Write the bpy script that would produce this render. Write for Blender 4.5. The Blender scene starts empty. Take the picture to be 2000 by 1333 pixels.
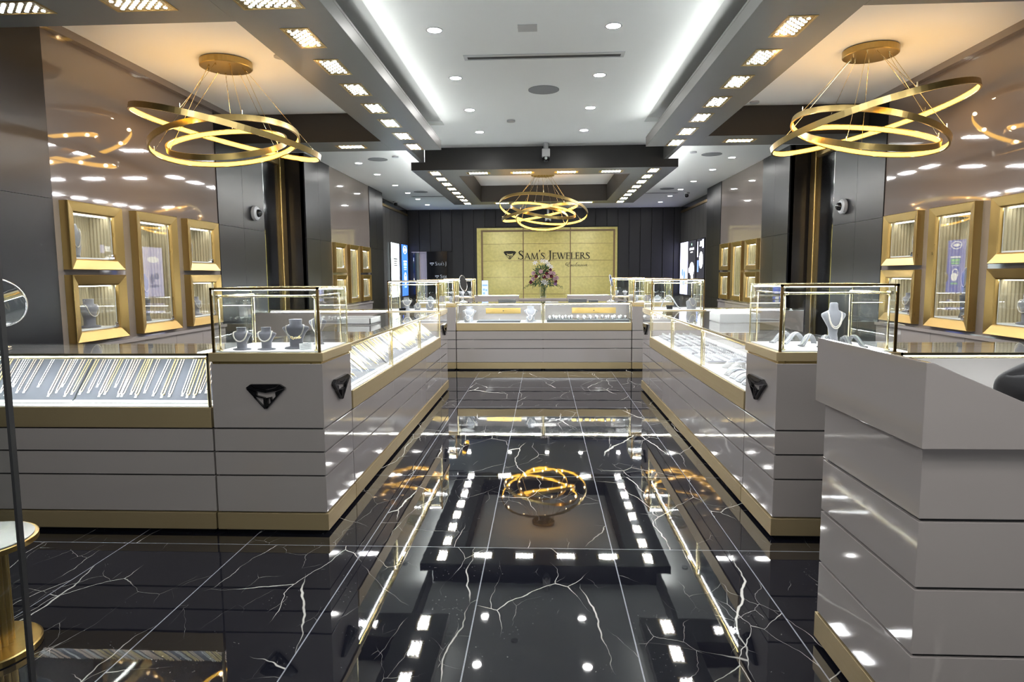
import bpy, math, random
from mathutils import Vector, Matrix
random.seed(7)
PI = math.pi
C = bpy.context.scene.collection
SC = bpy.context.scene

# ------------------------------------------------------------------ mesh builder
class MB:
    def __init__(s): s.v = []; s.f = []
    def add(s, vs, fs):
        o = len(s.v); s.v += [tuple(p) for p in vs]; s.f += [tuple(i + o for i in f) for f in fs]
    def box(s, x0, x1, y0, y1, z0, z1):
        if x0 > x1: x0, x1 = x1, x0
        if y0 > y1: y0, y1 = y1, y0
        s.add([(x0,y0,z0),(x1,y0,z0),(x1,y1,z0),(x0,y1,z0),(x0,y0,z1),(x1,y0,z1),(x1,y1,z1),(x0,y1,z1)],
              [(0,3,2,1),(4,5,6,7),(0,1,5,4),(1,2,6,5),(2,3,7,6),(3,0,4,7)])
        return s
    def quad(s, a, b, c, d): s.add([a,b,c,d], [(0,1,2,3)]); return s
    def tube(s, pts, r, n=8, caps=True, closed=False):
        pts = [Vector(p) for p in pts]; m = len(pts); base = len(s.v); prev = None
        for i, p in enumerate(pts):
            a = pts[(i-1) % m] if (closed or i > 0) else p
            b = pts[(i+1) % m] if (closed or i < m-1) else p
            t = (b - a).normalized()
            if prev is None:
                u = t.orthogonal().normalized()
            else:
                u = (prev - t * prev.dot(t))
                u = u.normalized() if u.length > 1e-6 else t.orthogonal().normalized()
            prev = u; w = t.cross(u)
            rr = r[i] if isinstance(r, (list, tuple)) else r
            for k in range(n):
                an = 2*PI*k/n
                s.v.append(tuple(p + (u*math.cos(an) + w*math.sin(an))*rr))
        for i in range(m if closed else m-1):
            for k in range(n):
                a = base + i*n + k; b = base + i*n + (k+1) % n
                c = base + ((i+1) % m)*n + (k+1) % n; d = base + ((i+1) % m)*n + k
                s.f.append((a, b, c, d))
        if caps and not closed:
            s.f.append(tuple(base + k for k in reversed(range(n))))
            s.f.append(tuple(base + (m-1)*n + k for k in range(n)))
        return s
    def loft(s, secs, n=20):
        # secs: (z, halfx, halfy, cx, cy)
        base = len(s.v)
        for (z, hx, hy, cx, cy) in secs:
            for k in range(n):
                a = 2*PI*k/n
                s.v.append((cx + hx*math.cos(a), cy + hy*math.sin(a), z))
        for i in range(len(secs)-1):
            for k in range(n):
                s.f.append((base+i*n+k, base+i*n+(k+1) % n, base+(i+1)*n+(k+1) % n, base+(i+1)*n+k))
        s.f.append(tuple(base+k for k in reversed(range(n))))
        s.f.append(tuple(base+(len(secs)-1)*n+k for k in range(n)))
        return s
    def cyl(s, cx, cy, z0, z1, r, n=24): return s.loft([(z0,r,r,cx,cy),(z1,r,r,cx,cy)], n)
    def ball(s, c, r, n=8, sq=(1,1,1)):
        m = max(4, n//2); base = len(s.v)
        for i in range(1, m):
            th = PI*i/m
            for k in range(n):
                a = 2*PI*k/n
                s.v.append((c[0]+r*sq[0]*math.sin(th)*math.cos(a), c[1]+r*sq[1]*math.sin(th)*math.sin(a), c[2]+r*sq[2]*math.cos(th)))
        t = len(s.v); s.v.append((c[0],c[1],c[2]+r*sq[2])); s.v.append((c[0],c[1],c[2]-r*sq[2]))
        for i in range(m-2):
            for k in range(n):
                s.f.append((base+i*n+k, base+(i+1)*n+k, base+(i+1)*n+(k+1) % n, base+i*n+(k+1) % n))
        for k in range(n):
            s.f.append((t, base+k, base+(k+1) % n))
            s.f.append((t+1, base+(m-2)*n+(k+1) % n, base+(m-2)*n+k))
        return s
    def prism(s, poly, fn, d0, d1):
        # poly of (a,b); fn(a,b,d)->xyz
        n = len(poly)
        vs = [fn(a,b,d0) for a,b in poly] + [fn(a,b,d1) for a,b in poly]
        fs = [tuple(range(n)), tuple(reversed(range(n, 2*n)))]
        fs += [(i, i+n, (i+1) % n + n, (i+1) % n) for i in range(n)]
        s.add(vs, fs); return s
    def xf(s, M):
        s.v = [tuple(M @ Vector(p)) for p in s.v]; return s
    def build(s, name, m, parent=None, smooth=False, bevel=0, kind=None, fixn=True):
        org = Vector((0,0,0))
        if parent is not None:
            r = parent
            while r.parent: r = r.parent
            org = r.location
        me = bpy.data.meshes.new(name)
        me.from_pydata([(p[0]-org[0], p[1]-org[1], p[2]-org[2]) for p in s.v], [], s.f)
        if fixn:
            import bmesh
            b = bmesh.new(); b.from_mesh(me); bmesh.ops.recalc_face_normals(b, faces=b.faces); b.to_mesh(me); b.free()
        if smooth:
            for p in me.polygons: p.use_smooth = True
        me.materials.append(m); me.update()
        o = bpy.data.objects.new(name, me); C.objects.link(o)
        if parent is not None: o.parent = parent
        if kind: o['kind'] = kind
        if bevel:
            md = o.modifiers.new('b', 'BEVEL'); md.width = bevel; md.segments = 2; md.limit_method = 'ANGLE'
        return o

def thing(name, label, cat, loc, group=None, rz=0):
    o = bpy.data.objects.new(name, None); C.objects.link(o); o.location = loc; o.rotation_euler = (0,0,rz)
    o.empty_display_size = .05
    return tag(o, label, cat, group)
def tag(o, label, cat, group=None):
    o['label'] = label; o['category'] = cat
    if group: o['group'] = group
    return o
def dup(root, M=None, label=None, group=None):
    r = root.copy(); C.objects.link(r)
    if M is not None: r.matrix_world = M
    if label: r['label'] = label
    if group: r['group'] = group
    for ch in list(root.children):
        c = ch.copy(); C.objects.link(c); c.parent = r
        for g in list(ch.children):
            d = g.copy(); C.objects.link(d); d.parent = c
    return r
ORD = ['zeroth','first','second','third','fourth','fifth','sixth','seventh','eighth','ninth','tenth','eleventh','twelfth','thirteenth','fourteenth',
       'fifteenth','sixteenth','seventeenth','eighteenth','nineteenth','twentieth','twenty-first','twenty-second','twenty-third','twenty-fourth']

# ------------------------------------------------------------------ materials
def mat(name, base, rough=.5, metal=0., spec=.5, coat=0., emit=None, es=0., sheen=0., rnoise=0., rscale=(1,1,1), bump=0., bscale=200., cvar=0., cscale=3.):
    m = bpy.data.materials.new(name); m.use_nodes = True
    nt = m.node_tree; b = nt.nodes['Principled BSDF']
    b.inputs['Base Color'].default_value = (*base, 1); b.inputs['Roughness'].default_value = rough
    b.inputs['Metallic'].default_value = metal; b.inputs['Specular IOR Level'].default_value = spec
    b.inputs['Coat Weight'].default_value = coat; b.inputs['Coat Roughness'].default_value = .03
    b.inputs['Sheen Weight'].default_value = sheen
    if emit: b.inputs['Emission Color'].default_value = (*emit, 1); b.inputs['Emission Strength'].default_value = es
    if rnoise or bump or cvar:
        tc = nt.nodes.new('ShaderNodeTexCoord')
    if rnoise:
        mp = nt.nodes.new('ShaderNodeMapping'); mp.inputs['Scale'].default_value = rscale
        nz = nt.nodes.new('ShaderNodeTexNoise'); nz.inputs['Scale'].default_value = 1.; nz.inputs['Detail'].default_value = 3
        mr = nt.nodes.new('ShaderNodeMapRange'); mr.inputs['To Min'].default_value = rough - rnoise; mr.inputs['To Max'].default_value = rough + rnoise
        nt.links.new(tc.outputs['Object'], mp.inputs['Vector']); nt.links.new(mp.outputs[0], nz.inputs['Vector'])
        nt.links.new(nz.outputs['Fac'], mr.inputs['Value']); nt.links.new(mr.outputs[0], b.inputs['Roughness'])
    if bump:
        n2 = nt.nodes.new('ShaderNodeTexNoise'); n2.inputs['Scale'].default_value = bscale
        bp = nt.nodes.new('ShaderNodeBump'); bp.inputs['Strength'].default_value = bump; bp.inputs['Distance'].default_value = .002
        nt.links.new(tc.outputs['Object'], n2.inputs['Vector']); nt.links.new(n2.outputs['Fac'], bp.inputs['Height']); nt.links.new(bp.outputs[0], b.inputs['Normal'])
    if cvar:
        n3 = nt.nodes.new('ShaderNodeTexNoise'); n3.inputs['Scale'].default_value = cscale; n3.inputs['Detail'].default_value = 6
        cr = nt.nodes.new('ShaderNodeMix'); cr.data_type = 'RGBA'
        cr.inputs[6].default_value = (*[c*(1-cvar) for c in base], 1); cr.inputs[7].default_value = (*[min(1, c*(1+cvar)) for c in base], 1)
        nt.links.new(tc.outputs['Object'], n3.inputs['Vector']); nt.links.new(n3.outputs['Fac'], cr.inputs[0]); nt.links.new(cr.outputs[2], b.inputs['Base Color'])
    return m
def emis(name, col, s):
    m = bpy.data.materials.new(name); m.use_nodes = True; nt = m.node_tree; nt.nodes.clear()
    e = nt.nodes.new('ShaderNodeEmission'); e.inputs[0].default_value = (*col, 1); e.inputs[1].default_value = s
    o = nt.nodes.new('ShaderNodeOutputMaterial'); nt.links.new(e.outputs[0], o.inputs[0]); return m
def glassmat(name, tint=(.97,.985,.98), f0=.035, f1=.9):
    m = bpy.data.materials.new(name); m.use_nodes = True; nt = m.node_tree; nt.nodes.clear()
    t = nt.nodes.new('ShaderNodeBsdfTransparent'); t.inputs[0].default_value = (*tint, 1)
    g = nt.nodes.new('ShaderNodeBsdfGlossy'); g.inputs['Roughness'].default_value = 0.; g.inputs[0].default_value = (1,1,1,1)
    lw = nt.nodes.new('ShaderNodeLayerWeight'); lw.inputs[0].default_value = .5
    p = nt.nodes.new('ShaderNodeMath'); p.operation = 'POWER'; p.inputs[1].default_value = 5
    k = nt.nodes.new('ShaderNodeMath'); k.operation = 'MULTIPLY_ADD'; k.inputs[1].default_value = f1; k.inputs[2].default_value = f0
    mx = nt.nodes.new('ShaderNodeMixShader'); o = nt.nodes.new('ShaderNodeOutputMaterial')
    nt.links.new(lw.outputs['Facing'], p.inputs[0]); nt.links.new(p.outputs[0], k.inputs[0]); nt.links.new(k.outputs[0], mx.inputs[0])
    nt.links.new(t.outputs[0], mx.inputs[1]); nt.links.new(g.outputs[0], mx.inputs[2]); nt.links.new(mx.outputs[0], o.inputs[0])
    return m

M = {}
M['ceil'] = mat('ceiling_paint', (0.9048,0.9152,0.8892), .6)
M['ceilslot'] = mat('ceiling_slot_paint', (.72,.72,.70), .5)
M['beam'] = mat('beam_paint', (0.1573,0.1554,0.1459), .38)
M['holewall'] = mat('bronze_hole_lining', (0.03774,0.03334,0.02831), .45)
M['dark_face'] = mat('dark_face_paint', (0.0151,0.01352,0.01195), .4)  # darker than the beam paint; covers front faces and the plenum
M['taupe'] = mat('taupe_lacquer', (0.3038,0.2734,0.2604), .05, coat=.3)
M['core'] = mat('dark_core', (.012,.012,.013), .5)
M['brass'] = mat('brushed_brass', (0.39,0.3019,0.1635), .45, metal=.6, rnoise=.08, rscale=(4,4,160))
M['gold'] = mat('satin_gold', (0.4427,0.3083,0.1146), .30, metal=1., rnoise=.06, rscale=(60,6,6))
M['rodgold'] = mat('champagne_rod', (.72,.62,.38), .22, metal=1.)
M['darkbrass'] = mat('dark_bronze', (.25,.16,.06), .25, metal=1.)
M['chandgold'] = mat('chandelier_gold', (0.4176,0.3096,0.1224), .3, metal=1.)
M['glass'] = glassmat('clear_glass')
M['glassdoor'] = glassmat('door_glass', (.93,.95,.94), .04)
M['wall'] = mat('mocha_lacquer_wall', (0.2004,0.1692,0.1484), .045, coat=.4)
M['dark'] = mat('charcoal_panel', (0.01003,0.01062,0.01322), .33, spec=.35, cvar=.12, cscale=1.2)
M['brown'] = mat('dark_bronze_panel', (0.03145,0.02516,0.02013), .18)
M['blackpan'] = mat('black_wall_board', (0.01258,0.01227,0.01478), .4, spec=.3)
M['greywall'] = mat('grey_wall_board', (0.08177,0.07863,0.07548), .3)
M['goldwall'] = mat('gold_leaf_wall', (0.5679,0.4888,0.1474), .2, metal=.1, cvar=.28, cscale=14., bump=.25, bscale=30.)
M['goldline'] = mat('bronze_line', (0.1887,0.1132,0.04088), .4)
M['cream'] = mat('pleated_cream_cloth', (0.478,0.4151,0.2768), .8)
M['white'] = mat('white_deck', (.82,.82,.80), .4)
M['velvet'] = mat('grey_velvet', (0.1195,0.1164,0.1352), .9, sheen=.5, bump=.15, bscale=300)
M['velvetpale'] = mat('pale_grey_velvet', (0.1811,0.1811,0.1962), .85, sheen=.4)
M['board'] = mat('grey_suede_board', (0.0629,0.06793,0.08303), .9, sheen=.3, cvar=.1, cscale=20)
M['pearl'] = mat('pearl_strand', (0.4718,0.434,0.3774), .25, spec=.7)
M['chaing'] = mat('yellow_gold_chain', (.95,.74,.36), .3, metal=.6)
M['chainp'] = mat('rose_gold_chain', (.93,.74,.60), .3, metal=.6)
M['chains'] = mat('silver_chain', (.90,.90,.88), .3, metal=.6)
M['tagw'] = mat('white_paper_tag', (0.5661,0.5661,0.5661), .6)
M['black'] = mat('black_acrylic', (.006,.006,.007), .12)
M['signblack'] = mat('black_sign_letters', (.006,.006,.006), .5, spec=.2)
M['chrome'] = mat('chrome', (.85,.85,.86), .06, metal=1.)
M['mirror'] = mat('mirror_glass', (.92,.93,.93), .0, metal=1.)
M['camw'] = mat('white_plastic', (0.4718,0.478,0.4843), .3)
M['grille'] = mat('grey_grille', (0.2642,0.2705,0.2768), .7)
M['ventdark'] = mat('dark_slot', (.01,.01,.01), .6)
M['darkgrey'] = mat('dark_grey_leather', (.06,.062,.066), .5)
M['box'] = mat('pale_leather_box', (0.3774,0.3774,0.3648), .5)
M['leaf'] = mat('leaf_green', (.03,.075,.022), .5)
M['rose'] = mat('pink_rose', (0.39,0.2642,0.2893), .7)
M['lily'] = mat('white_petal', (0.5346,0.5346,0.5221), .6)
M['wine'] = mat('burgundy_petal', (.10,.008,.022), .7)
M['lilac'] = mat('lilac_petal', (0.2264,0.1258,0.239), .7)
M['skin'] = mat('skin', (.55,.36,.27), .5)
M['coat'] = mat('black_cloth', (.010,.010,.012), .7, sheen=.2)
M['pink'] = mat('beige_corridor', (0.39,0.3145,0.2768), .6)
M['led'] = emis('led_white', (.93,.96,1.), 62.)
M['down'] = emis('downlight_white', (1.,.985,.95), 30.)
M['strip'] = emis('case_strip', (.93,.97,1.), 26.)
M['cove'] = emis('cove_strip', (.96,1.,.98), 3.0)
M['cove2'] = emis('frame_cove_strip', (.96,1.,1.), 13.)
M['casestrip'] = emis('wall_case_strip', (1.,.98,.92), 2.5)
M['ring'] = emis('warm_ring_led', (1.,.52,.06), .95)
M['postw'] = emis('poster_white', (0.5032,0.6101,0.629), 1.0)
M['postb'] = emis('poster_blue', (0.01887,0.0629,0.39), .9)
M['postl'] = emis('poster_lavender', (0.3648,0.3648,0.5975), .8)
M['postk'] = emis('poster_black', (.01,.01,.012), 1.)
M['posti'] = emis('poster_ink_white', (0.629,0.629,0.629), 1.)
M['postt'] = emis('poster_ink_teal', (0.1573,0.39,0.39), .9)
M['postg'] = emis('poster_ink_green', (0.1573,0.4529,0.2202), .9)
M['poste'] = emis('poster_ink_blue', (0.0629,0.1006,0.2831), .9)
M['screen'] = emis('small_blue_screen', (0.1573,0.239,0.5346), .8)
M['logow'] = mat('white_print', (0.4718,0.4718,0.4718), .5)

# marble floor
def floor_mat():
    m = bpy.data.materials.new('black_marble_tile'); m.use_nodes = True; nt = m.node_tree; N = nt.nodes; Lk = nt.links
    b = N['Principled BSDF']
    def mth(op, a, c=None, d=None):
        n = N.new('ShaderNodeMath'); n.operation = op
        for i, q in enumerate((a, c, d)):
            if q is None: continue
            if isinstance(q, (int, float)): n.inputs[i].default_value = q
            else: Lk.new(q, n.inputs[i])
        return n.outputs[0]
    def sstep(x, lo, hi):
        n = N.new('ShaderNodeMapRange'); n.interpolation_type = 'SMOOTHSTEP'
        for k, q in (('From Min', lo), ('From Max', hi)):
            if isinstance(q, (int, float)): n.inputs[k].default_value = q
            else: Lk.new(q, n.inputs[k])
        Lk.new(x, n.inputs['Value']); return n.outputs[0]
    tc = N.new('ShaderNodeTexCoord'); sp = N.new('ShaderNodeSeparateXYZ'); Lk.new(tc.outputs['Object'], sp.inputs[0])
    tx = mth('DIVIDE', mth('ADD', sp.outputs[0], .957 + .659*20), .659); ty = mth('DIVIDE', mth('ADD', sp.outputs[1], 1.247*10 - 3.36), 1.247)
    fx, fy = mth('FRACT', tx), mth('FRACT', ty); ix, iy = mth('FLOOR', tx), mth('FLOOR', ty)
    dx = mth('MULTIPLY', mth('MINIMUM', fx, mth('SUBTRACT', 1, fx)), .659); dy = mth('MULTIPLY', mth('MINIMUM', fy, mth('SUBTRACT', 1, fy)), 1.247)
    gr = mth('SUBTRACT', 1, sstep(mth('MINIMUM', dx, dy), .0022, .0034))
    cb = N.new('ShaderNodeCombineXYZ'); Lk.new(ix, cb.inputs[0]); Lk.new(iy, cb.inputs[1])
    wn = N.new('ShaderNodeTexWhiteNoise'); wn.noise_dimensions = '2D'; Lk.new(cb.outputs[0], wn.inputs['Vector'])
    sc = N.new('ShaderNodeVectorMath'); sc.operation = 'SCALE'; sc.inputs['Scale'].default_value = 13.; Lk.new(wn.outputs['Color'], sc.inputs[0])
    ad = N.new('ShaderNodeVectorMath'); ad.operation = 'ADD'; Lk.new(tc.outputs['Object'], ad.inputs[0]); Lk.new(sc.outputs[0], ad.inputs[1])
    def warp(scale, amt):
        nz = N.new('ShaderNodeTexNoise'); nz.inputs['Scale'].default_value = scale; nz.inputs['Detail'].default_value = 4; nz.inputs['Roughness'].default_value = .5
        Lk.new(ad.outputs[0], nz.inputs['Vector'])
        s1 = N.new('ShaderNodeVectorMath'); s1.operation = 'SUBTRACT'; s1.inputs[1].default_value = (.5,.5,.5); Lk.new(nz.outputs['Color'], s1.inputs[0])
        s2 = N.new('ShaderNodeVectorMath'); s2.operation = 'SCALE'; s2.inputs['Scale'].default_value = amt; Lk.new(s1.outputs[0], s2.inputs[0])
        s3 = N.new('ShaderNodeVectorMath'); s3.operation = 'ADD'; Lk.new(ad.outputs[0], s3.inputs[0]); Lk.new(s2.outputs[0], s3.inputs[1])
        return s3.outputs[0]
    def nfac(scale, detail=2, src=None):
        nz = N.new('ShaderNodeTexNoise'); nz.inputs['Scale'].default_value = scale; nz.inputs['Detail'].default_value = detail
        Lk.new(src or ad.outputs[0], nz.inputs['Vector']); return nz.outputs['Fac']
    def vein(vec, stretch, scale, width, mscale, mlo, mhi):
        mp = N.new('ShaderNodeMapping'); mp.inputs['Scale'].default_value = stretch; mp.inputs['Rotation'].default_value = (0,0,.25); Lk.new(vec, mp.inputs['Vector'])
        vo = N.new('ShaderNodeTexVoronoi'); vo.feature = 'DISTANCE_TO_EDGE'; vo.voronoi_dimensions = '2D'; vo.inputs['Scale'].default_value = scale; Lk.new(mp.outputs[0], vo.inputs['Vector'])
        mk = sstep(nfac(mscale, 3), mlo, mhi)
        w = mth('MULTIPLY', mk, width)
        return mth('MULTIPLY', mth('SUBTRACT', 1, sstep(vo.outputs['Distance'], mth('MULTIPLY', w, .35), mth('ADD', w, .0004))), mk)
    v1 = vein(warp(1.7, .26), (1.0,.38,1), 1.35, .0085, 1.2, .40, .64)
    v2 = vein(warp(2.4, .18), (1.0,.5,1), 2.3, .0055, 1.3, .42, .58)
    v3 = vein(warp(5., .12), (1.3,.7,1), 5., .0075, 2.6, .52, .66)
    spk = mth('MULTIPLY', sstep(nfac(95., 2), .70, .74), sstep(nfac(3.4, 2), .54, .64))
    vv = mth('MAXIMUM', mth('MAXIMUM', v1, mth('MULTIPLY', v2, .75)), mth('MAXIMUM', mth('MULTIPLY', v3, .42), mth('MULTIPLY', spk, .4)))
    bc = N.new('ShaderNodeMix'); bc.data_type = 'RGBA'; bc.inputs[6].default_value = (.004,.0046,.009,1); bc.inputs[7].default_value = (.009,.009,.012,1); Lk.new(nfac(3., 4), bc.inputs[0])
    c1 = N.new('ShaderNodeMix'); c1.data_type = 'RGBA'; c1.inputs[7].default_value = (.62,.60,.55,1); Lk.new(bc.outputs[2], c1.inputs[6]); Lk.new(vv, c1.inputs[0])
    c2 = N.new('ShaderNodeMix'); c2.data_type = 'RGBA'; c2.inputs[7].default_value = (.25,.26,.29,1); Lk.new(c1.outputs[2], c2.inputs[6]); Lk.new(gr, c2.inputs[0])
    Lk.new(c2.outputs[2], b.inputs['Base Color'])
    b.inputs['Roughness'].default_value = .022; b.inputs['Specular IOR Level'].default_value = .64
    bn = N.new('ShaderNodeTexNoise'); bn.inputs['Scale'].default_value = 9.; bn.inputs['Detail'].default_value = 1; Lk.new(tc.outputs['Object'], bn.inputs['Vector'])
    bp = N.new('ShaderNodeBump'); bp.inputs['Strength'].default_value = .02; bp.inputs['Distance'].default_value = .006; Lk.new(bn.outputs['Fac'], bp.inputs['Height']); Lk.new(bp.outputs[0], b.inputs['Normal'])
    return m
M['floor'] = floor_mat()

# ------------------------------------------------------------------ camera
cam = bpy.data.cameras.new('camera'); co = bpy.data.objects.new('camera', cam); C.objects.link(co); SC.camera = co
cam.sensor_width = 36.; cam.lens = 1277.86/2000*36; cam.clip_start = .02
yaw, pit, rol = 4.77907e-2, .100518985, 6.874259e-3
Fw = Vector((-math.sin(yaw)*math.cos(pit), math.cos(yaw)*math.cos(pit), -math.sin(pit)))
r0 = Vector((math.cos(yaw), math.sin(yaw), 0)); d0 = Fw.cross(r0)
rr = (r0*math.cos(rol) + d0*math.sin(rol)); dd = Fw.cross(rr)
co.matrix_world = Matrix(((rr[0], -dd[0], -Fw[0], 0), (rr[1], -dd[1], -Fw[1], 0), (rr[2], -dd[2], -Fw[2], 1.45), (0,0,0,1)))
SC.view_settings.view_transform = 'Standard'; SC.view_settings.look = 'None'; SC.view_settings.gamma = 1; SC.view_settings.use_curve_mapping = False
SC.view_settings.exposure = 2.9
cy = SC.cycles; cy.max_bounces = 9; cy.diffuse_bounces = 4; cy.glossy_bounces = 5; cy.transmission_bounces = 4; cy.transparent_max_bounces = 24
cy.caustics_reflective = False; cy.caustics_refractive = False; cy.sample_clamp_indirect = 4.; cy.sample_clamp_direct = 0.; cy.use_denoising = True
cy.filter_width = 1.1; cy.use_adaptive_sampling = True; cy.adaptive_threshold = .02
w = bpy.data.worlds.new('world'); SC.world = w; w.use_nodes = True; w.node_tree.nodes['Background'].inputs[0].default_value = (.5,.55,.6,1); w.node_tree.nodes['Background'].inputs[1].default_value = .15

# ------------------------------------------------------------------ room shell
H = 3.3; WX = 3.6
MB().box(-4.4, 4.4, -3.0, 18.95, -.1, 0).build('floor', M['floor'], kind='structure')

# wall with rectangular openings; wall occupies |x| in [WX, WX+.12]
def cases_y(y0): return [('a', y0, y0+.635, 1.513, 2.03), ('b', y0, y0+.635, .953, 1.474), ('c', y0+.83, y0+1.465, .955, 2.03), ('d', y0+1.655, y0+2.28, 1.517, 2.034), ('e', y0+1.655, y0+2.28, .955, 1.476)]
def wall_grid(side, y0, y1, z0, z1, holes, name, m):
    ys = sorted(set([y0, y1] + [h[i] for h in holes for i in (0, 1)])); zs = sorted(set([z0, z1] + [h[i] for h in holes for i in (2, 3)]))
    mb = MB()
    for i in range(len(ys)-1):
        for j in range(len(zs)-1):
            cyy, czz = (ys[i]+ys[i+1])/2, (zs[j]+zs[j+1])/2
            if any(h[0] < cyy < h[1] and h[2] < czz < h[3] for h in holes): continue
            mb.box(side*WX, side*(WX+.04), ys[i], ys[i+1], zs[j], zs[j+1])
    return mb.build(name, m, kind='structure')
IN = .085
for side, nm in ((-1, 'left'), (1, 'right')):
    for y0, ya, yb in ((4.785, 4.71, 7.19), (11.13, 11.07, 13.6)):
        hs = [(c[1]+IN-.014, c[2]-IN+.014, c[3]+IN-.014, c[4]-IN+.014) for c in cases_y(y0)]
        wall_grid(side, ya, yb, 0, H, hs, 'wall_'+nm, M['wall'])
    s = side
    # charcoal pilaster panels, each split by joints
    def dark_panel(ya, yb, seam_y=None, name='trim_1', zj=2.03, pr=.012):
        mb = MB(); g = .003
        ysx = [ya] + ([seam_y] if seam_y else []) + [yb]
        for i in range(len(ysx)-1):
            for z0, z1 in ((0, .95), (.95, zj), (zj, H)):
                mb.box(s*(WX-pr), s*(WX+.06), ysx[i]+g*(i > 0), ysx[i+1], z0+(g if z0 > 0 else 0), z1)
        mb.build(name, M['dark'], kind='structure')
    dark_panel(-3.0, 4.71, 1.2)
    dark_panel(7.19, 8.39, 7.8)
    dark_panel(9.9, 11.07, 10.5)
    dark_panel(13.6, 14.73, 14.15)
    # recess with gold framed dark door
    MB().box(s*3.6, s*4.0, 8.33, 8.39, 0, H).build('trim_2', M['brown'], kind='structure')
    MB().box(s*3.612, s*4.0, 9.9, 9.96, 0, H).build('trim_2', M['brown'], kind='structure')
    MB().box(s*3.93, s*4.05, 8.33, 9.96, 0, H).build('wall_'+nm, M['brown'], kind='structure')
    dr = MB(); dr.box(s*3.905, s*3.93, 8.5, 9.66, .02, 3.08); d = dr.build('door_1', M['black'], kind='structure')
    fr = MB()
    fr.box(s*3.86, s*3.93, 9.66, 9.84, 0, 3.24).box(s*3.86, s*3.93, 8.42, 9.66, 3.08, 3.24).box(s*3.86, s*3.93, 8.42, 8.5, 0, 3.08)
    f = fr.build('door_frame', M['gold'], bevel=.01); f.parent = d
    gl = MB().box(s*3.89, s*3.905, 9.02, 9.12, .05, 3.05).build('reflection_strip', M['chrome']); gl.parent = d  # chrome strip stands in for a bright reflection in the dark door
    # far zone wall
    MB().box(s*3.85, s*4.0, 14.73, 18.9, 0, H).build('wall_'+nm, M['greywall'], kind='structure')
    MB().box(s*3.6, s*3.9, 14.73, 14.78, 0, H).build('trim_3', M['black'], kind='structure')
    MB().box(s*3.83, s*3.85, 14.78, 18.6, 3.19, H).build('trim_3', M['black'], kind='structure')
    MB().box(s*3.815, s*3.85, 14.78, 18.6, 3.125, 3.185).build('trim_4', M['gold'], kind='structure')
    g2 = MB()
    for k in range(9): g2.box(s*3.838, s*3.85, 14.8+k*.43, 14.8+k*.43+.42, 0, 3.12)
    g2.build('trim_5', M['greywall'], kind='structure')
    # ledge and lower cladding under the wall cases
    for ya, yb in ((4.71, 7.19), (11.07, 13.6)):
        MB().box(s*3.555, s*3.6, ya, yb, .895, .925).build('trim_6', M['taupe'], kind='structure')
        lc = MB(); n = 5; stp = (yb-ya)/n
        for k in range(n): lc.box(s*3.575, s*3.6, ya+k*stp+.002, ya+(k+1)*stp-.002, .06, .892)
        lc.build('trim_7', M['taupe'], kind='structure')
    MB().box(s*3.6, s*4.3, -3.05, -3.0, 0, H).build('trim_8', M['dark'], kind='structure')
# back wall
bw = MB(); bw.box(-4.0, 4.0, 18.66, 18.9, 0, H)
x = -3.81
while x < 3.8:
    if not (-1.9 < x and x+.31 < 2.2):
        if x > -3.78 and x < -2.75: bw.box(x+.012, x+.298, 18.62, 18.66, 2.13, H)
        else: bw.box(x+.012, x+.298, 18.62, 18.66, 0, H)
    else: bw.box(x+.012, x+.298, 18.62, 18.66, 2.8, H)
    x += .3105
bw.build('wall_back', M['blackpan'], kind='structure')
MB().box(-4.3, 4.3, -3.2, -3.0, 0, H).build('wall_front', M['greywall'], kind='structure')

# ceiling at 3.3 with the slot pockets over the beams and the hole in the hung frame
MB().box(-4.3, -1.72, -3, 18.95, H, H+.05).box(1.72, 4.3, -3, 18.95, H, H+.05).box(-1.215, 1.235, -3, 18.95, H, H+.05).box(-1.72, -1.215, 8.27, 18.95, H, H+.05).box(1.235, 1.72, 8.27, 18.95, H, H+.05).build('ceiling', M['ceil'], kind='structure')
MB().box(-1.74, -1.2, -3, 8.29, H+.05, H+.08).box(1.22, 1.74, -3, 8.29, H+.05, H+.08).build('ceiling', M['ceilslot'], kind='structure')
# floating beams, bulkheads, plenum
ZB = 2.98
for s in (-1, 1):
    MB().box(s*1.24, s*1.845, -3, 8.15, ZB, ZB+.095).box(s*1.24, s*1.25, -3, 8.15, ZB+.095, ZB+.115).box(s*1.25, s*1.845, 8.14, 8.15, ZB+.095, ZB+.115).build('trim_9', M['beam'], kind='structure', bevel=.003)
    MB().box(s*1.72, s*1.845, -3, 8.15, ZB+.115, H).build('trim_9', M['beam'], kind='structure')
    MB().box(s*1.845, s*3.6, 3.36, 4.03, ZB, H).build('trim_10', M['beam'], kind='structure', bevel=.003)
    MB().box(s*1.845, s*3.6, 7.59, 8.15, ZB, H).build('trim_10', M['beam'], kind='structure', bevel=.003)
    MB().box(s*1.845, s*3.6, 7.585, 7.595, ZB+.001, H).build('trim_15', M['dark_face'], kind='structure')
    MB().box(s*1.72, s*1.78, 8.15, 9.66, 3.08, H).build('trim_11', M['beam'], kind='structure')
    cv = MB().box(s*1.264, s*1.278, -2.9, 8.0, ZB+.0955, ZB+.1135).build('trim_12', M['cove'], kind='structure')
    MB().box(s*1.281, s*1.287, -2.9, 8.05, ZB+.095, ZB+.17).build('trim_12', M['beam'], kind='structure')  # unseen shield added to keep cove light off the ceiling slot
    MB().box(s*3.54, s*3.6, 4.03, 7.59, H-.06, H).build('trim_13', M['wall'], kind='structure')
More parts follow.
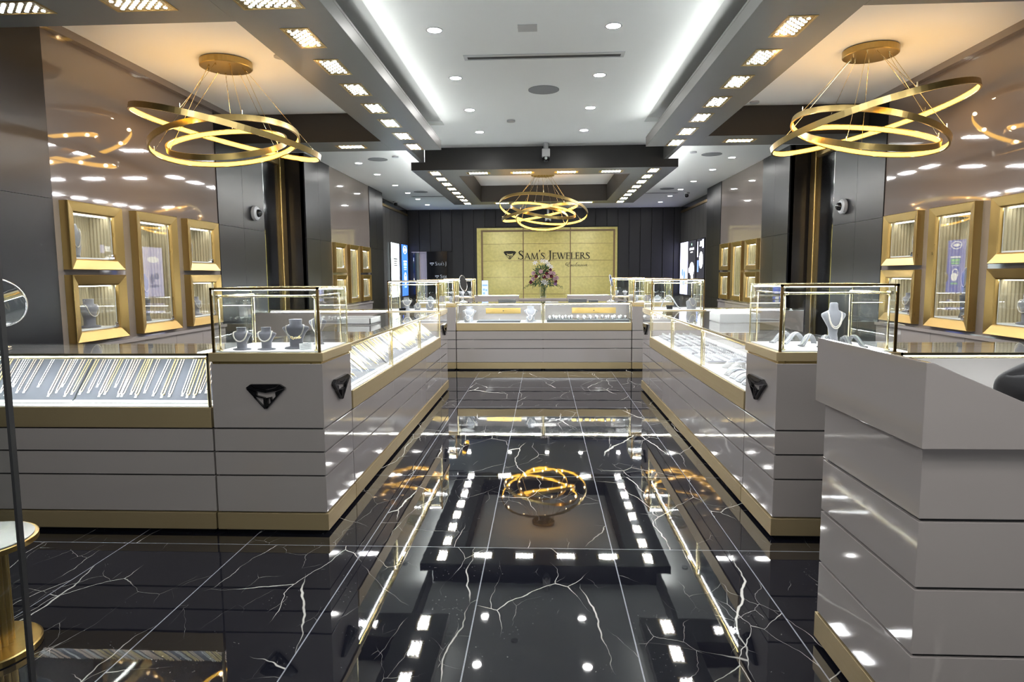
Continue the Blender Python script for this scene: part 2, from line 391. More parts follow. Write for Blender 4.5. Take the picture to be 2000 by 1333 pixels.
# hung frame
F0, F1, FY0, FY1 = -1.905, 1.925, 9.62, 14.3; HX0, HX1, HY0, HY1 = -1.29, 1.325, 10.21, 13.8; ZS = 2.97
sl = MB(); sl.box(F0, F1, FY0, HY0, ZS, ZS+.115).box(F0, F1, HY1, FY1, ZS, ZS+.115).box(F0, HX0, HY0, HY1, ZS, ZS+.115).box(HX1, F1, HY0, HY1, ZS, ZS+.115)
sl.build('trim_14', M['beam'], kind='structure')
pl = MB(); t = .05
pl.box(-1.72, 1.76, 9.70, 9.75, ZS+.115, H).box(-1.72, 1.76, 14.15, 14.2, ZS+.115, H).box(-1.72, -1.67, 9.75, 14.15, ZS+.115, H).box(1.71, 1.76, 9.75, 14.15, ZS+.115, H)
pl.build('trim_14', M['dark_face'], kind='structure')
hl = MB(); hl.box(HX0, HX1, HY0, HY0+.008, ZS+.001, H).box(HX0, HX1, HY1-.008, HY1, ZS+.001, H).box(HX0, HX0+.008, HY0+.008, HY1-.008, ZS+.001, H).box(HX1-.008, HX1, HY0+.008, HY1-.008, ZS+.001, H)
hl.build('trim_14', M['holewall'], kind='structure')
MB().box(F0, F1, FY0-.008, FY0, ZS, ZS+.115).build('trim_15', M['dark_face'], kind='structure')
cvs = MB(); cvs.box(F0+.07, F0+.09, FY0+.1, FY1-.1, ZS+.116, ZS+.124).box(F1-.09, F1-.07, FY0+.1, FY1-.1, ZS+.116, ZS+.124).box(F0+.1, F1-.1, FY1-.1, FY1-.08, ZS+.116, ZS+.124)
cvs.build('trim_12', M['cove2'], kind='structure')

# ------------------------------------------------------------------ ceiling fixtures
def led_panel(cx, cy_, z, along, label, group, proto={}):
    if along not in proto:
        o = thing('led_ceiling_panel', label, 'ceiling light', (cx, cy_, z), group)
        hx, hy = (.09, .18) if along == 'y' else (.18, .09)
        fr = MB(); b = .012; zt = z-.003; zb = z+.0
        for (a0,a1,b0,b1) in ((-hx,hx,-hy,-hy+b),(-hx,hx,hy-b,hy),(-hx,-hx+b,-hy+b,hy-b),(hx-b,hx,-hy+b,hy-b)): fr.box(cx+a0, cx+a1, cy_+b0, cy_+b1, zt, z)
        fr.build('frame', M['gold'], o)
        MB().box(cx-hx+b, cx+hx-b, cy_-hy+b, cy_+hy-b, z-.0015, z-.0002).build('reflector', M['rodgold'], o)
        ln = MB(); nl, ns = 6, 3
        def dot(u, v):
            px_, py_ = (u, v) if along == 'y' else (v, u)
            n = 8; r = .0105
            ln.add([(cx+px_+r*math.cos(2*PI*k/n), cy_+py_+r*math.sin(2*PI*k/n), z-.003) for k in range(n)], [tuple(reversed(range(n)))])
        for i in range(nl):
            for j in range(ns): dot((j-1)*.050, (i-2.5)*.05)
        for i in range(nl-1):
            for j in range(ns-1): dot((j-.5)*.050, (i-2)*.05)
        ln.build('bulb_array', M['led'], o, fixn=False)
        proto[along] = o; return o
    return dup(proto[along], Matrix.Translation((cx, cy_, z)), label, group)
ys = [3.77, 4.33, 4.92, 5.51, 6.12, 6.71, 7.33, 7.93]
for s, nm, xc in ((-1, 'left', -1.535), (1, 'right', 1.555)):
    for i, y in enumerate(ys): led_panel(xc, y, ZB, 'y' if i else 'x', 'bright LED ceiling panel, %s from the front along the %s ceiling beam' % (ORD[i+1], nm), 'LED panels along the beams')
    for i, xx in enumerate((2.27, 2.99)): led_panel(s*xx, 3.75, ZB, 'x', 'LED ceiling panel in the near cross bulkhead on the %s, %s' % (nm, ('closer to the aisle', 'closer to the wall')[i]), 'LED panels in the cross bulkheads')
    led_panel(s*2.27, 7.87, ZB, 'x', 'LED ceiling panel in the %s bulkhead behind the ring chandelier' % nm, 'LED panels in the cross bulkheads')
for s, nm, xc in ((-1, 'left', -1.602), (1, 'right', 1.626)):
    for i in range(8): led_panel(xc, 9.92+.59*i, ZS, 'y', 'LED panel on the %s side of the far hung frame, %s from the front' % (nm, ORD[i+1]), 'LED panels of the hung ceiling frame')
for i, xx in enumerate((-.96, -.305, .35, 1.01)): led_panel(xx, 9.95, ZS, 'x', 'LED panel in the front edge of the hung frame, %s from left' % ORD[i+1], 'LED panels of the hung ceiling frame')
for xx, nm in ((-.86, 'left'), (.9, 'right')): led_panel(xx, 14.08, ZS, 'x', 'LED panel in the back edge of the hung frame, %s one' % nm, 'LED panels of the hung ceiling frame')

def downlight(cx, cy_, label, group, proto=[]):
    if not proto:
        o = thing('downlight', label, 'downlight', (cx, cy_, H), group)
        rg = MB(); n = 24
        for k in range(n):
            a, b = 2*PI*k/n, 2*PI*(k+1)/n
            q = lambda r, t, z: (cx+r*math.cos(t), cy_+r*math.sin(t), z)
            rg.quad(q(.066,a,H-.004), q(.066,b,H-.004), q(.053,b,H-.004), q(.053,a,H-.004)); rg.quad(q(.066,a,H), q(.066,b,H), q(.066,b,H-.004), q(.066,a,H-.004))
        rg.build('trim_ring', M['camw'], o)
        d = MB(); d.add([(cx+.053*math.cos(2*PI*k/n), cy_+.053*math.sin(2*PI*k/n), H-.003) for k in range(n)], [tuple(reversed(range(n)))])
        d.build('lens', M['down'], o, fixn=False)
        proto.append(o); return o
    return dup(proto[0], Matrix.Translation((cx, cy_, H)), label, group)
for s, xx, nm in ((-1, -.817, 'left'), (1, .53, 'right')):
    for i, y in enumerate((5.13, 6.34, 7.54, 8.68)): downlight(xx, y, 'round downlight in the white central ceiling, %s row, %s from the front' % (nm, ORD[i+1]), 'downlights in the central tray')
for s, nm in ((-1, 'left'), (1, 'right')):
    for i, y in enumerate((10.87, 12.08, 13.55, 14.8, 16.0, 17.3)): downlight(s*3.025, y, 'round downlight in the far white ceiling by the %s wall, %s from the front' % (nm, ORD[i+1]), 'downlights along the far side ceilings')
for i, xx in enumerate((-2.0, -.9, .1, 1.0, 2.0)):
    for j, y in enumerate((15.2, 17.2)): downlight(xx, y, 'round downlight before the back wall, %s row, %s from left' % (('front', 'rear')[j], ORD[i+1]), 'downlights before the back wall')

def disc(cx, cy_, r, h, name, label, cat, m, group=None):
    o = MB().cyl(cx, cy_, H-h, H-.0005, r, 32).build(name, m, smooth=False); o['label'] = label; o['category'] = cat
    if group: o['group'] = group
disc(.011, 6.79, .155, .006, 'ceiling_speaker', 'flush round grey speaker in the middle of the central ceiling', 'speaker', M['grille'])
for s, nm in ((-1, 'left'), (1, 'right')):
    disc(s*2.625, 10.55, .155, .006, 'ceiling_speaker', 'flush round grey speaker in the far %s ceiling just behind the bulkhead' % nm, 'speaker', M['grille'])
    disc(s*2.70, 14.64, .155, .006, 'ceiling_speaker', 'round grey speaker deep in the far %s ceiling by the slot vent' % nm, 'speaker', M['grille'])
    disc(s*2.29, 10.31, .05, .02, 'smoke_detector', 'small white smoke detector beside the speaker in the far %s ceiling' % nm, 'smoke detector', M['camw'])
disc(2.289, 7.42, .05, .016, 'smoke_detector', 'small round detector above the right ring chandelier', 'smoke detector', M['camw'])
disc(-2.2, 5.63, .06, .012, 'smoke_detector', 'small round detector above the left ring chandelier', 'smoke detector', M['camw'])
disc(-.38, 8.07, .05, .02, 'smoke_detector', 'small white smoke detector near the back of the central ceiling', 'smoke detector', M['camw'])
def slot_vent(x0, x1, y, label):
    o = thing('slot_vent', label, 'air vent', ((x0+x1)/2, y, H))
    MB().box(x0-.03, x1+.03, y-.07, y-.03, H-.006, H-.0005).box(x0-.03, x1+.03, y+.035, y+.055, H-.006, H-.0005).box(x0-.03, x0, y-.03, y+.035, H-.006, H-.0005).box(x1, x1+.03, y-.03, y+.035, H-.006, H-.0005).build('frame', M['camw'], o)
    MB().box(x0, x1, y-.03, y+.035, H-.003, H-.0008).build('slot', M['ventdark'], o)
slot_vent(-.64, .66, 5.78, 'long dark slot vent across the central ceiling')
slot_vent(-3.05, -1.95, 15.5, 'dark slot vent in the far left ceiling')
slot_vent(1.95, 3.05, 15.4, 'dark slot vent in the far right ceiling')
hb = MB().box(-.185, -.04, 5.06, 5.20, H-.004, H-.0005).build('ceiling_access_hatch', M['camw'], bevel=.001); tag(hb, 'small square white access hatch in the central ceiling', 'access hatch')

# ------------------------------------------------------------------ chandeliers
def lamp(name, loc, e, col, r=.05):
    l = bpy.data.lights.new(name, 'POINT'); l.energy = e; l.color = col; l.shadow_soft_size = r
    o = bpy.data.objects.new(name, l); C.objects.link(o); o.location = loc
def ring_frame(p):
    cx, cy_, cz, R, tx, ty = p
    Nn = Vector((math.sin(tx), math.sin(ty), 1)).normalized(); u = Vector((0,1,0)).cross(Nn).normalized(); v = Nn.cross(u)
    return Vector((cx, cy_, cz)), R, u, v, Nn
def chandelier(x, y, rings, label):
    t = thing('ring_chandelier', label, 'chandelier', (x, y, H))
    MB().loft([(H-.002,.2,.2,x,y),(H-.008,.213,.213,x,y),(H-.055,.213,.213,x,y),(H-.06,.205,.205,x,y)], 40).build('canopy', M['chandgold'], t)
    for ri, p in enumerate(rings):
        c, R, u, v, n_ = ring_frame(p); n = 96
        g, l = MB(), MB(); hh, th = .024, .015
        prof = [(R, -hh), (R, hh), (R-th, hh), (R-th, hh-.005), (R-th+.004, hh-.006), (R-th+.004, -hh+.006), (R-th, -hh+.005), (R-th, -hh)]
        pl_ = [(R-th+.001, hh-.0065), (R-th+.001, -hh+.0065)]
        for k in range(n):
            a = 2*PI*k/n; e = u*math.cos(a) + v*math.sin(a)
            for rad, z in prof: g.v.append(tuple(c + e*rad + n_*z))
            for rad, z in pl_: l.v.append(tuple(c + e*rad + n_*z))
        m_ = len(prof)
        for k in range(n):
            k2 = (k+1) % n
            for j in range(m_): g.f.append((k*m_+j, k*m_+(j+1) % m_, k2*m_+(j+1) % m_, k2*m_+j))
            l.f.append((k*2, k*2+1, k2*2+1, k2*2))
        go = g.build('ring', M['chandgold'], t)
        lo = l.build('led_strip', M['ring'], t); lo.parent = go
        for q in range(12):
            a = 2*PI*q/12 + ri; lamp('ring_lamp', c + (u*math.cos(a) + v*math.sin(a))*(R-th-.018), (.085 if y < 9 else .04)*R/.6, (1.,.64,.33), .016)
        for q in range(3):
            a = 2*PI*q/3 + .5 + ri*.7
            e = c + (u*math.cos(a) + v*math.sin(a))*(R-.008) + n_*hh
            a2 = math.atan2(e.y-y, e.x-x) + (ri-1)*.12
            top = Vector((x+.15*math.cos(a2), y+.15*math.sin(a2), H-.058))
            cb = MB(); cb.tube([top, top.lerp(e, .5) + Vector((0,0,-.006)), e], .0022, 5)
            cb.tube([top + Vector((0,0,.004)), top - Vector((0,0,.016))], .006, 6); cb.tube([e + Vector((0,0,.035)), e], .005, 6)
            cb.build('cable', M['rodgold'], t)
chandelier(-2.72, 5.72, [(-2.72,5.722,2.683,.775,.234,.015), (-2.75,5.718,2.61,.615,-.171,.081), (-2.741,5.729,2.611,.495,.038,-.455)], 'gold three-ring chandelier with warm light over the left counters')
chandelier(2.72, 5.78, [(2.734,5.786,2.715,.785,-.244,.065), (2.728,5.789,2.618,.612,.256,.009), (2.737,5.781,2.588,.532,.038,-.388)], 'gold three-ring chandelier with warm light over the right counters')
chandelier(0.0, 12.15, [(.008,12.0,2.62,.805,.127,.245), (-.052,12.0,2.57,.70,-.189,.025), (.01,12.008,2.614,.597,.167,-.285), (-.013,11.997,2.452,.475,.029,.381)], 'gold four-ring chandelier hanging in the far hung ceiling frame')

# ------------------------------------------------------------------ security cameras
for s, nm in ((-1, 'left'), (1, 'right')):
    t = thing('wall_mount_camera', 'white wall dome security camera on the %s charcoal pilaster' % nm, 'security camera', (s*3.588, 8.08, 2.235))
    Mx = Matrix.Translation((s*3.588, 8.08, 2.235)) @ Matrix.Rotation(-s*PI/2, 4, 'Y')
    b = MB().loft([(0,.085,.085,0,0),(.012,.09,.09,0,0),(.045,.088,.088,0,0),(.06,.07,.07,0,0)], 28).xf(Mx); b.build('housing', M['camw'], t, smooth=False, bevel=.004)
    d = MB().ball((0,0,.058), .05, 16).xf(Mx); d.build('dome', M['black'], t, smooth=True)
t = thing('turret_camera', 'white pan-tilt camera hung before the far ceiling frame', 'security camera', (.045, 9.45, 3.3))
MB().cyl(.045, 9.45, 3.21, 3.3, .035, 20).build('mount', M['camw'], t); MB().box(-.012, .102, 9.40, 9.50, 3.10, 3.215).build('body', M['camw'], t, bevel=.012)
MB().ball((.045, 9.45, 3.08), .052, 18).build('lens_ball', M['black'], t, smooth=True); MB().cyl(.045, 9.45, 3.062, 3.07, .02, 16).xf(Matrix.Translation((.045,9.396,3.08)) @ Matrix.Rotation(PI/2, 4, 'X') @ Matrix.Translation((-.045,-9.45,-3.066))).build('lens', M['chrome'], t)
for x, y, nm in ((-3.66, 16.4, 'left'), (3.28, 15.36, 'right')):
    t = thing('ceiling_camera', 'small dark eyed ceiling camera at the far %s corner' % nm, 'security camera', (x, y, H))
    MB().loft([(H-.0005,.07,.07,x,y),(H-.03,.065,.065,x,y),(H-.04,.05,.05,x,y)], 20).build('base', M['camw'], t); MB().ball((x,y,H-.07), .045, 14).build('eye', M['black'], t, smooth=True)
t = thing('ceiling_camera', 'small white camera hanging before the back wall behind the far chandelier', 'security camera', (.14, 18.0, H))
MB().cyl(.14, 18.0, 3.02, H, .03, 12).build('stem', M['camw'], t); MB().box(.06,.22,17.93,18.07,2.9,3.03).build('body', M['camw'], t, bevel=.01); MB().ball((.14,17.97,2.9),.06,12).build('eye', M['black'], t, smooth=True)

# ------------------------------------------------------------------ wall display cases
def wall_case(s, y0, y1, z0, z1, label, group):
    # recessed case with mitred gold frame on the wall x = s*WX
    t = thing('wall_display_case', label, 'display case', (s*WX, (y0+y1)/2, z0), group)
    X = lambda d: s*(WX - d)
    fr = MB()
    def rect(i, d): return [(X(d), y0+i, z0+i), (X(d), y1-i, z0+i), (X(d), y1-i, z1-i), (X(d), y0+i, z1-i)]
    loops = [rect(0, -.0), rect(0, .066), rect(.004, .07), rect(IN-.012, .052), rect(IN-.004, .046), rect(IN, .03), rect(IN, .02)]
    for L in loops: fr.v += L
    for i in range(len(loops)-1):
        for k in range(4): fr.f.append((i*4+k, i*4+(k+1) % 4, (i+1)*4+(k+1) % 4, (i+1)*4+k))
    fr.build('frame', M['gold'], t)
    a0, a1, b0, b1 = y0+IN, y1-IN, z0+IN, z1-IN; D = -.20
    bx = MB(); bx.box(X(.018), X(D), a0-.012, a0, b0-.012, b1+.012).box(X(.018), X(D), a1, a1+.012, b0-.012, b1+.012).box(X(.018), X(D), a0, a1, b1, b1+.012)
    bx.build('side_lining', M['white'], t)
    MB().box(X(.018), X(D), a0, a1, b0-.012, b0+.012).build('shelf', M['white'], t)
    pb = MB(); n = int((a1-a0)/.030); sub = 8; N_ = n*sub
    for i in range(N_+1):
        y = a0 + (a1-a0)*i/N_; d = D + .004 + .016*abs(math.sin(PI*i/sub))**.6
        pb.v += [(X(d), y, b0), (X(d), y, b1)]
        if i: pb.f.append((2*i-2, 2*i, 2*i+1, 2*i-1))
    pb.build('pleated_back', M['cream'], t, smooth=True)
    for yy_, sg_ in ((a0, 1), (a1, -1)):
        ps = MB(); n = 7*sub
        for i in range(n+1):
            d = .014 + (D+.006-.014)*i/n; y = yy_ + sg_*(.002 + .013*abs(math.sin(PI*i/sub))**.6)
            ps.v += [(X(d), y, b0+.012), (X(d), y, b1)]
            if i: ps.f.append((2*i-2, 2*i, 2*i+1, 2*i-1))
        ps.build('pleated_side', M['cream'], t, smooth=True)
    MB().box(X(.0), X(-.02), a0+.03, a1-.03, b1-.008, b1-.001).build('light_strip', M['casestrip'], t)
    MB().box(X(.022), X(.028), a0+.004, a1-.004, b0+.004, b1-.004).build('glass_door', M['glass'], t)
    yl = a0+.03 if s > 0 else a1-.03
    lk = MB(); lk.ball((X(.036), yl, b0+.035), .013, 10, (1,1,1)); lk.box(X(.028), X(.04), yl-.02, yl+.02, b0+.006, b0+.022); lk.build('lock', M['chrome'], t)
    return t
kindname = {'a': ('upper square', 'nearest column'), 'b': ('lower square', 'nearest column'), 'c': ('tall', 'middle column'), 'd': ('upper square', 'farther column'), 'e': ('lower square', 'farther column')}
for s, nm in ((-1, 'left'), (1, 'right')):
    for y0, zone in ((4.785, 'near'), (11.13, 'far')):
        for k, ya, yb, za, zb in cases_y(y0):
            wall_case(s, ya, yb, za, zb, '%s gold-framed wall case, %s of the %s set on the %s wall' % (kindname[k][0], kindname[k][1], zone, nm), 'gold-framed wall display cases')

# ------------------------------------------------------------------ jewellery props
BUST = {
 'low': [(0,.058,.042),(.008,.058,.042),(.012,.034,.026),(.05,.035,.026),(.08,.050,.028),(.105,.070,.030),(.113,.066,.026),(.120,.042,.024),(.128,.031,.022),(.150,.033,.022),(.153,.033,.022)],
 'tall': [(0,.045,.038),(.01,.045,.038),(.014,.034,.030),(.07,.026,.024),(.11,.032,.026),(.15,.055,.034),(.185,.076,.036),(.20,.074,.033),(.212,.05,.028),(.222,.030,.026),(.245,.025,.024),(.262,.025,.024),(.27,.018,.018)],
 'slant': [(0,.05,.04),(.006,.05,.04),(.03,.055,.035),(.06,.062,.03),(.085,.06,.022),(.095,.04,.02),(.105,.026,.018),(.12,.026,.016)],
 'pad': [(0,.03,.03),(.02,.045,.022),(.06,.062,.018),(.12,.066,.016),(.18,.055,.015),(.22,.03,.014),(.235,.024,.014)],
}
NECK = {'low': (.120,.046,.058,.029), 'tall': (.21,.042,.105,.036), 'slant': (.098,.034,.035,.032), 'pad': (.20,.044,.07,.02)}
def bust(kind, x, y, z, sc, rz, label, m='velvet', tilt=0.):
    t = thing('necklace_bust', label, 'display bust', (x, y, z), None, rz)
    secs = [(a*sc, b*sc, c*sc, 0, tilt*a*sc) for a, b, c in BUST[kind]]
    o = MB().loft(secs, 28); base = MB().loft([(0, secs[0][1]*1.05, secs[0][2]*1.1, 0, 0), (.006, secs[0][1]*1.05, secs[0][2]*1.1, 0, 0)], 24)
    for mb, nm in ((o, 'torso'), (base, 'foot')):
        mb.v = [(p[0]+x, p[1]+y, p[2]+z) for p in mb.v]
        mb.build(nm, M[m], t, smooth=(nm == 'torso'))
    return t
def necklace(kind, x, y, z, sc, rz, label, m='pearl', r=.0042, tilt=0., cat='necklace'):
    zt, hw, zl, dp = [q*sc for q in NECK[kind]]
    pts = []; n = 22
    for i in range(n+1):
        u = -1 + 2*i/n
        zz = zl + (zt-zl)*(abs(u)**1.9); xx = hw*math.sin(u*PI/2)*(1.0)
        yy = -(dp*1.05)*(.45+.55*math.sqrt(max(0, 1-u*u))) + tilt*zz - .003
        pts.append((xx, yy, zz))
    for i in range(1, 6):   # behind the neck
        a = PI*i/6; pts.append((hw*math.cos(a), dp*.7*math.sin(a)*.9 - .45*dp*math.cos(a)*0 + tilt*zt - .002, zt + .004*sc*math.sin(a)))
    rot = Matrix.Rotation(rz, 4, 'Z')
    mb = MB(); rs = [r*(1.15 if i % 2 else .85) for i in range(len(pts))]
    mb.tube(pts, rs, 6, closed=True); mb.xf(Matrix.Translation((x, y, z)) @ rot)
    t = thing('necklace', label, cat, (x, y, z))
    mb.build('strand', M[m], t, smooth=True)
    return t
def bracelet_ramp(x, y, z, L, wd, h, rz, label_r, label_b, m='velvetpale', jewel='chains'):
    pts = []; n = 16
    for i in range(n+1):
        u = i/n
        zz = h*(.5-.5*math.cos(PI*min(1, u/.62))) if u < .62 else h*(1-((u-.62)/.38)**2*.92)
        pts.append((u*L - L*.5, max(.002, zz)))
    def ribbon(off, w2, th):
        mb = MB(); nn = len(pts)
        for i, (a, b) in enumerate(pts):
            for (ww, dz) in ((-w2, off), (w2, off), (w2, off-th), (-w2, off-th)): mb.v.append((ww, a, max(0, b+dz)))
        for i in range(nn-1):
            for k in range(4): mb.f.append((i*4+k, i*4+(k+1) % 4, (i+1)*4+(k+1) % 4, (i+1)*4+k))
        mb.f += [(0,1,2,3), tuple((nn-1)*4+k for k in (3,2,1,0))]
        return mb.xf(Matrix.Translation((x, y, z)) @ Matrix.Rotation(rz, 4, 'Z'))
    o = ribbon(.008, wd/2, .008).build('bracelet_ramp', M[m], smooth=False); tag(o, label_r, 'display ramp')
    t = thing('bracelet', label_b, 'bracelet', (x, y, z))
    mb = MB()
    for i in range(len(pts)*2-4):
        u = i/2 + .8; k = int(u); f = u-k; a = pts[k][0]*(1-f)+pts[k+1][0]*f if k+1 < len(pts) else pts[k][0]; b = pts[k][1]*(1-f)+pts[k+1][1]*f if k+1 < len(pts) else pts[k][1]
        mb.box(-wd*.16, wd*.16, a-.0035, a+.0035, b+.008, b+.0125)
    mb.xf(Matrix.Translation((x, y, z)) @ Matrix.Rotation(rz, 4, 'Z')); mb.build('links', M[jewel], t)

CH = {}
def chain_proto(key, L, wd, r, m):
    o = thing('chain_necklace', 'chain', 'necklace', (0,0,0))
    pts = []; n = int(L/.0085)
    for i in range(n): pts.append((-wd/2, -L*i/n, .004))
    for i in range(7):
        a = PI*(i+.5)/7; pts.append((-wd/2*math.cos(a), -L - wd*.55*math.sin(a), .004))
    for i in range(n): pts.append((wd/2, -L + L*(i+1)/n, .004))
    MB().tube(pts, [r*(1.2 if i % 2 else .72) for i in range(len(pts))], 5).build('chain', M[m], o, smooth=True)
    MB().box(-.007, .007, -L-wd*.55-.019, -L-wd*.55-.002, .003, .0042).build('paper_tag', M['tagw'], o)
    CH[key] = o
    return o
def slope_board(P0, A, U, W, Ln, label, th=.012):
    # P0 lower corner, A across unit, U up-slope unit
    N_ = A.cross(U)
    if N_.z < 0: P0 = P0 + A*W; A = -A; N_ = -N_
    o = thing('chain_display_board', label, 'display board', P0)
    mb = MB(); q = lambda a, u, n_: tuple(P0 + A*a + U*u + N_*n_)
    for (a0,a1,u0,u1,n0,n1,nm,mm) in ((0,W,0,Ln,-th,0,'suede_panel','board'), (0,W,-.018,0,-th,.006,'front_lip','white')):
        b = MB(); b.add([q(a0,u0,n0),q(a1,u0,n0),q(a1,u1,n0),q(a0,u1,n0),q(a0,u0,n1),q(a1,u0,n1),q(a1,u1,n1),q(a0,u1,n1)], [(0,3,2,1),(4,5,6,7),(0,1,5,4),(1,2,6,5),(2,3,7,6),(3,0,4,7)])
        b.build(nm, M[mm], o)
    return P0, A, U, N_
chain_used = set()
def lay_chains(P0, A, U, N_, W, Ln, n, where, group, seedk, keys, gaps=()):
    rnd = random.Random(seedk); i0 = 0
    for i in range(n):
        if i in gaps: continue
        key = keys[(i*7//3 + seedk) % len(keys)] if i % 5 else keys[rnd.randrange(len(keys))]
        L = CHL[key]; top = Ln - .006
        c = P0 + A*(W*(i+.55+rnd.uniform(-.16,.16))/n) + U*top + N_*.0005
        an = rnd.uniform(-.035, .035); A2 = A*math.cos(an) + U*math.sin(an); U2 = U*math.cos(an) - A*math.sin(an)
        Mx = Matrix(((A2.x,U2.x,N_.x,c.x),(A2.y,U2.y,N_.y,c.y),(A2.z,U2.z,N_.z,c.z),(0,0,0,1)))
        i0 += 1
        col = {'g': 'yellow gold', 'p': 'rose gold', 's': 'silver'}[key[0]]
        lab = '%s tagged %s chain on the %s' % (ORD[i0], col, where)
        if key in chain_used: dup(CH[key], Mx, lab, group)
        else: CH[key].matrix_world = Mx; CH[key]['label'] = lab; CH[key]['group'] = group; chain_used.add(key)
CHL = {}
for key, L, wd, r, m in (('g1',.265,.015,.0029,'chaing'),('g2',.285,.017,.0041,'chaing'),('g3',.23,.013,.0025,'chaing'),('p1',.255,.014,.0029,'chainp'),('p2',.28,.016,.0036,'chainp'),('s1',.275,.015,.0034,'chains'),('s2',.215,.013,.0027,'chains')):
    CHL[key] = L; chain_proto(key, L, wd, r, m)

# ------------------------------------------------------------------ counters
def emblem_mesh(fn, d0, d1):
    S_ = lambda pts: [((a-455)/660., (595-b)/660.) for a, b in pts]
    polys = [[(208,180),(683,178),(618,232),(455,268),(275,232)],
             [(125,240),(200,184),(268,242),(452,279),(452,322),(262,288)], [(785,240),(692,182),(624,242),(458,279),(458,322),(640,288)],
             [(130,254),(262,298),(300,318),(300,362),(262,370),(236,372)], [(780,254),(640,298),(618,318),(622,378),(655,378)],
             [(622,380),(655,380),(462,595),(462,560),(545,470)], [(300,366),(440,404),(440,418),(240,380),(246,368)],
             [(246,388),(262,396),(420,560),(440,592),(425,592)], [(415,412),(440,418),(440,592),(415,560)],
             [(462,408),(545,392),(545,404),(486,416),(486,560),(462,590)], [(528,404),(545,404),(552,470),(535,486)]]
    mb = MB()
    for p in polys: mb.prism(S_(p), fn, d0, d1)
    return mb
LV = [(.122,.327),(.336,.464),(.473,.598)]
def stack_panels(t, x0, x1, y0, y1, ztop, has_band, m='taupe'):
    MB().box(x0+.012, x1-.012, y0+.012, y1-.012, .02, ztop-.004).build('carcass', M['core'], t)
    for z0, z1 in LV + ([] if has_band else [(.607, ztop)]):
        MB().box(x0, x1, y0, y1, z0, z1).build('lacquer_panel', M[m], t, bevel=.0015)
    MB().box(x0+.03, x1-.03, y0+.03, y1-.03, 0, .02).build('toe_kick', M['core'], t)
def plinth(t, x0, x1, y0, y1, px0, px1, py0, py1, z0=.02, z1=.116):
    MB().box(x0-px0, x1+px1, y0-py0, y1+py1, z0, z1).build('plinth', M['brass'], t, bevel=.0015)
def tower(t, x0, x1, y0, y1, z0, z1, face, lock=True):
    # glass vitrine on a pedestal; face = '-y' or '+y' door side
    g = .006; i = .012
    x0 += i; x1 -= i; y0 += i; y1 -= i
    gl = [('front', (x0,x1,y0,y0+g)), ('back', (x0,x1,y1-g,y1)), ('l', (x0,x0+g,y0+g,y1-g)), ('r', (x1-g,x1,y0+g,y1-g))]
    for nm, (a,b,c,d) in gl: MB().box(a,b,c,d,z0+.002,z1-.004).build('glass_pane', M['glass'], t)
    MB().box(x0,x1,y0,y1,z1-.004,z1+.002).build('glass_top', M['glass'], t)
    MB().box(x0+.008,x1-.008,y0+.008,y1-.008,z0-.003,z0+.006).build('deck', M['white'], t)
    e = MB(); w_ = .014
    for xx in (x0-.003, x1+.003-w_): e.box(xx, xx+w_, y0-.004, y0+.004, z0, z1+.006)
    e.box(x0-.003, x1+.003, y0-.004, y0+.004, z1-.006, z1+.006)
    e.build('corner_trim', M['darkbrass'], t)
    e2 = MB(); e2.box(x0-.003, x1+.003, y1-.004, y1+.004, z1-.004, z1+.005).box(x0-.003, x0+.004, y0, y1, z1-.003, z1+.005).box(x1-.004, x1+.003, y0, y1, z1-.003, z1+.005)
    for xx in (x0-.003, x1-.004): e2.box(xx, xx+.007, y1-.004, y1+.004, z0, z1)
    e2.build('top_trim', M['rodgold'], t)
    rd = MB(); r = .0065; yy = y0+.028; xa, xb = x0+.03, x1-.03; zt = z1-.042
    rd.tube([(xa-.012,yy,zt),(xb+.012,yy,zt)], r, 10); rd.tube([(xa-.014,yy,zt),(xa+.018,yy,zt)], r*1.5, 10); rd.tube([(xb+.016,yy,zt),(xb-.014,yy,zt)], r*1.6, 10)
    for xx in (xa, xb):
        rd.tube([(xx,yy,z0+.006),(xx,yy,zt)], r*.85, 10); rd.tube([(xx,yy,z0+.006),(xx,yy,z0+.013)], r*2, 10)
        rd.tube([(xx,yy,zt),(xx,y1-.03,zt)], r*.8, 8); rd.tube([(xx,y1-.03,z0+.006),(xx,y1-.03,zt)], r*.8, 8)
    rd.build('tube_rail', M['rodgold'], t, smooth=True)
    st = MB(); st.box(x0+.02, x1-.02, y0+.008, y0+.016, z1-.0095, z1-.0045).box(x0+.02, x1-.02, y1-.02, y1-.010, z1-.016, z1-.008)
    st.build('light_strip', M['strip'], t)
def pedestal(x0, x1, y0, y1, label, group, overs, emb=None, z1=1.03, tz=1.385):
    t = thing('corner_pedestal_vitrine', label, 'display pedestal', ((x0+x1)/2, (y0+y1)/2, 0), group)
    stack_panels(t, x0, x1, y0, y1, .968, False); plinth(t, x0, x1, y0, y1, *overs)
    MB().box(x0+.006, x1-.006, y0+.006, y1-.006, .968, .984).build('reveal', M['gold'], t)
    MB().box(x0-.008, x1+.008, y0-.008, y1+.008, .982, z1).build('cap', M['brass'], t, bevel=.002)
    tower(t, x0, x1, y0, y1, z1, tz, '-y')
    for e in (emb or []):
        emblem_mesh(*e).build('gem_emblem', M['black'], t, bevel=.0)
    return t
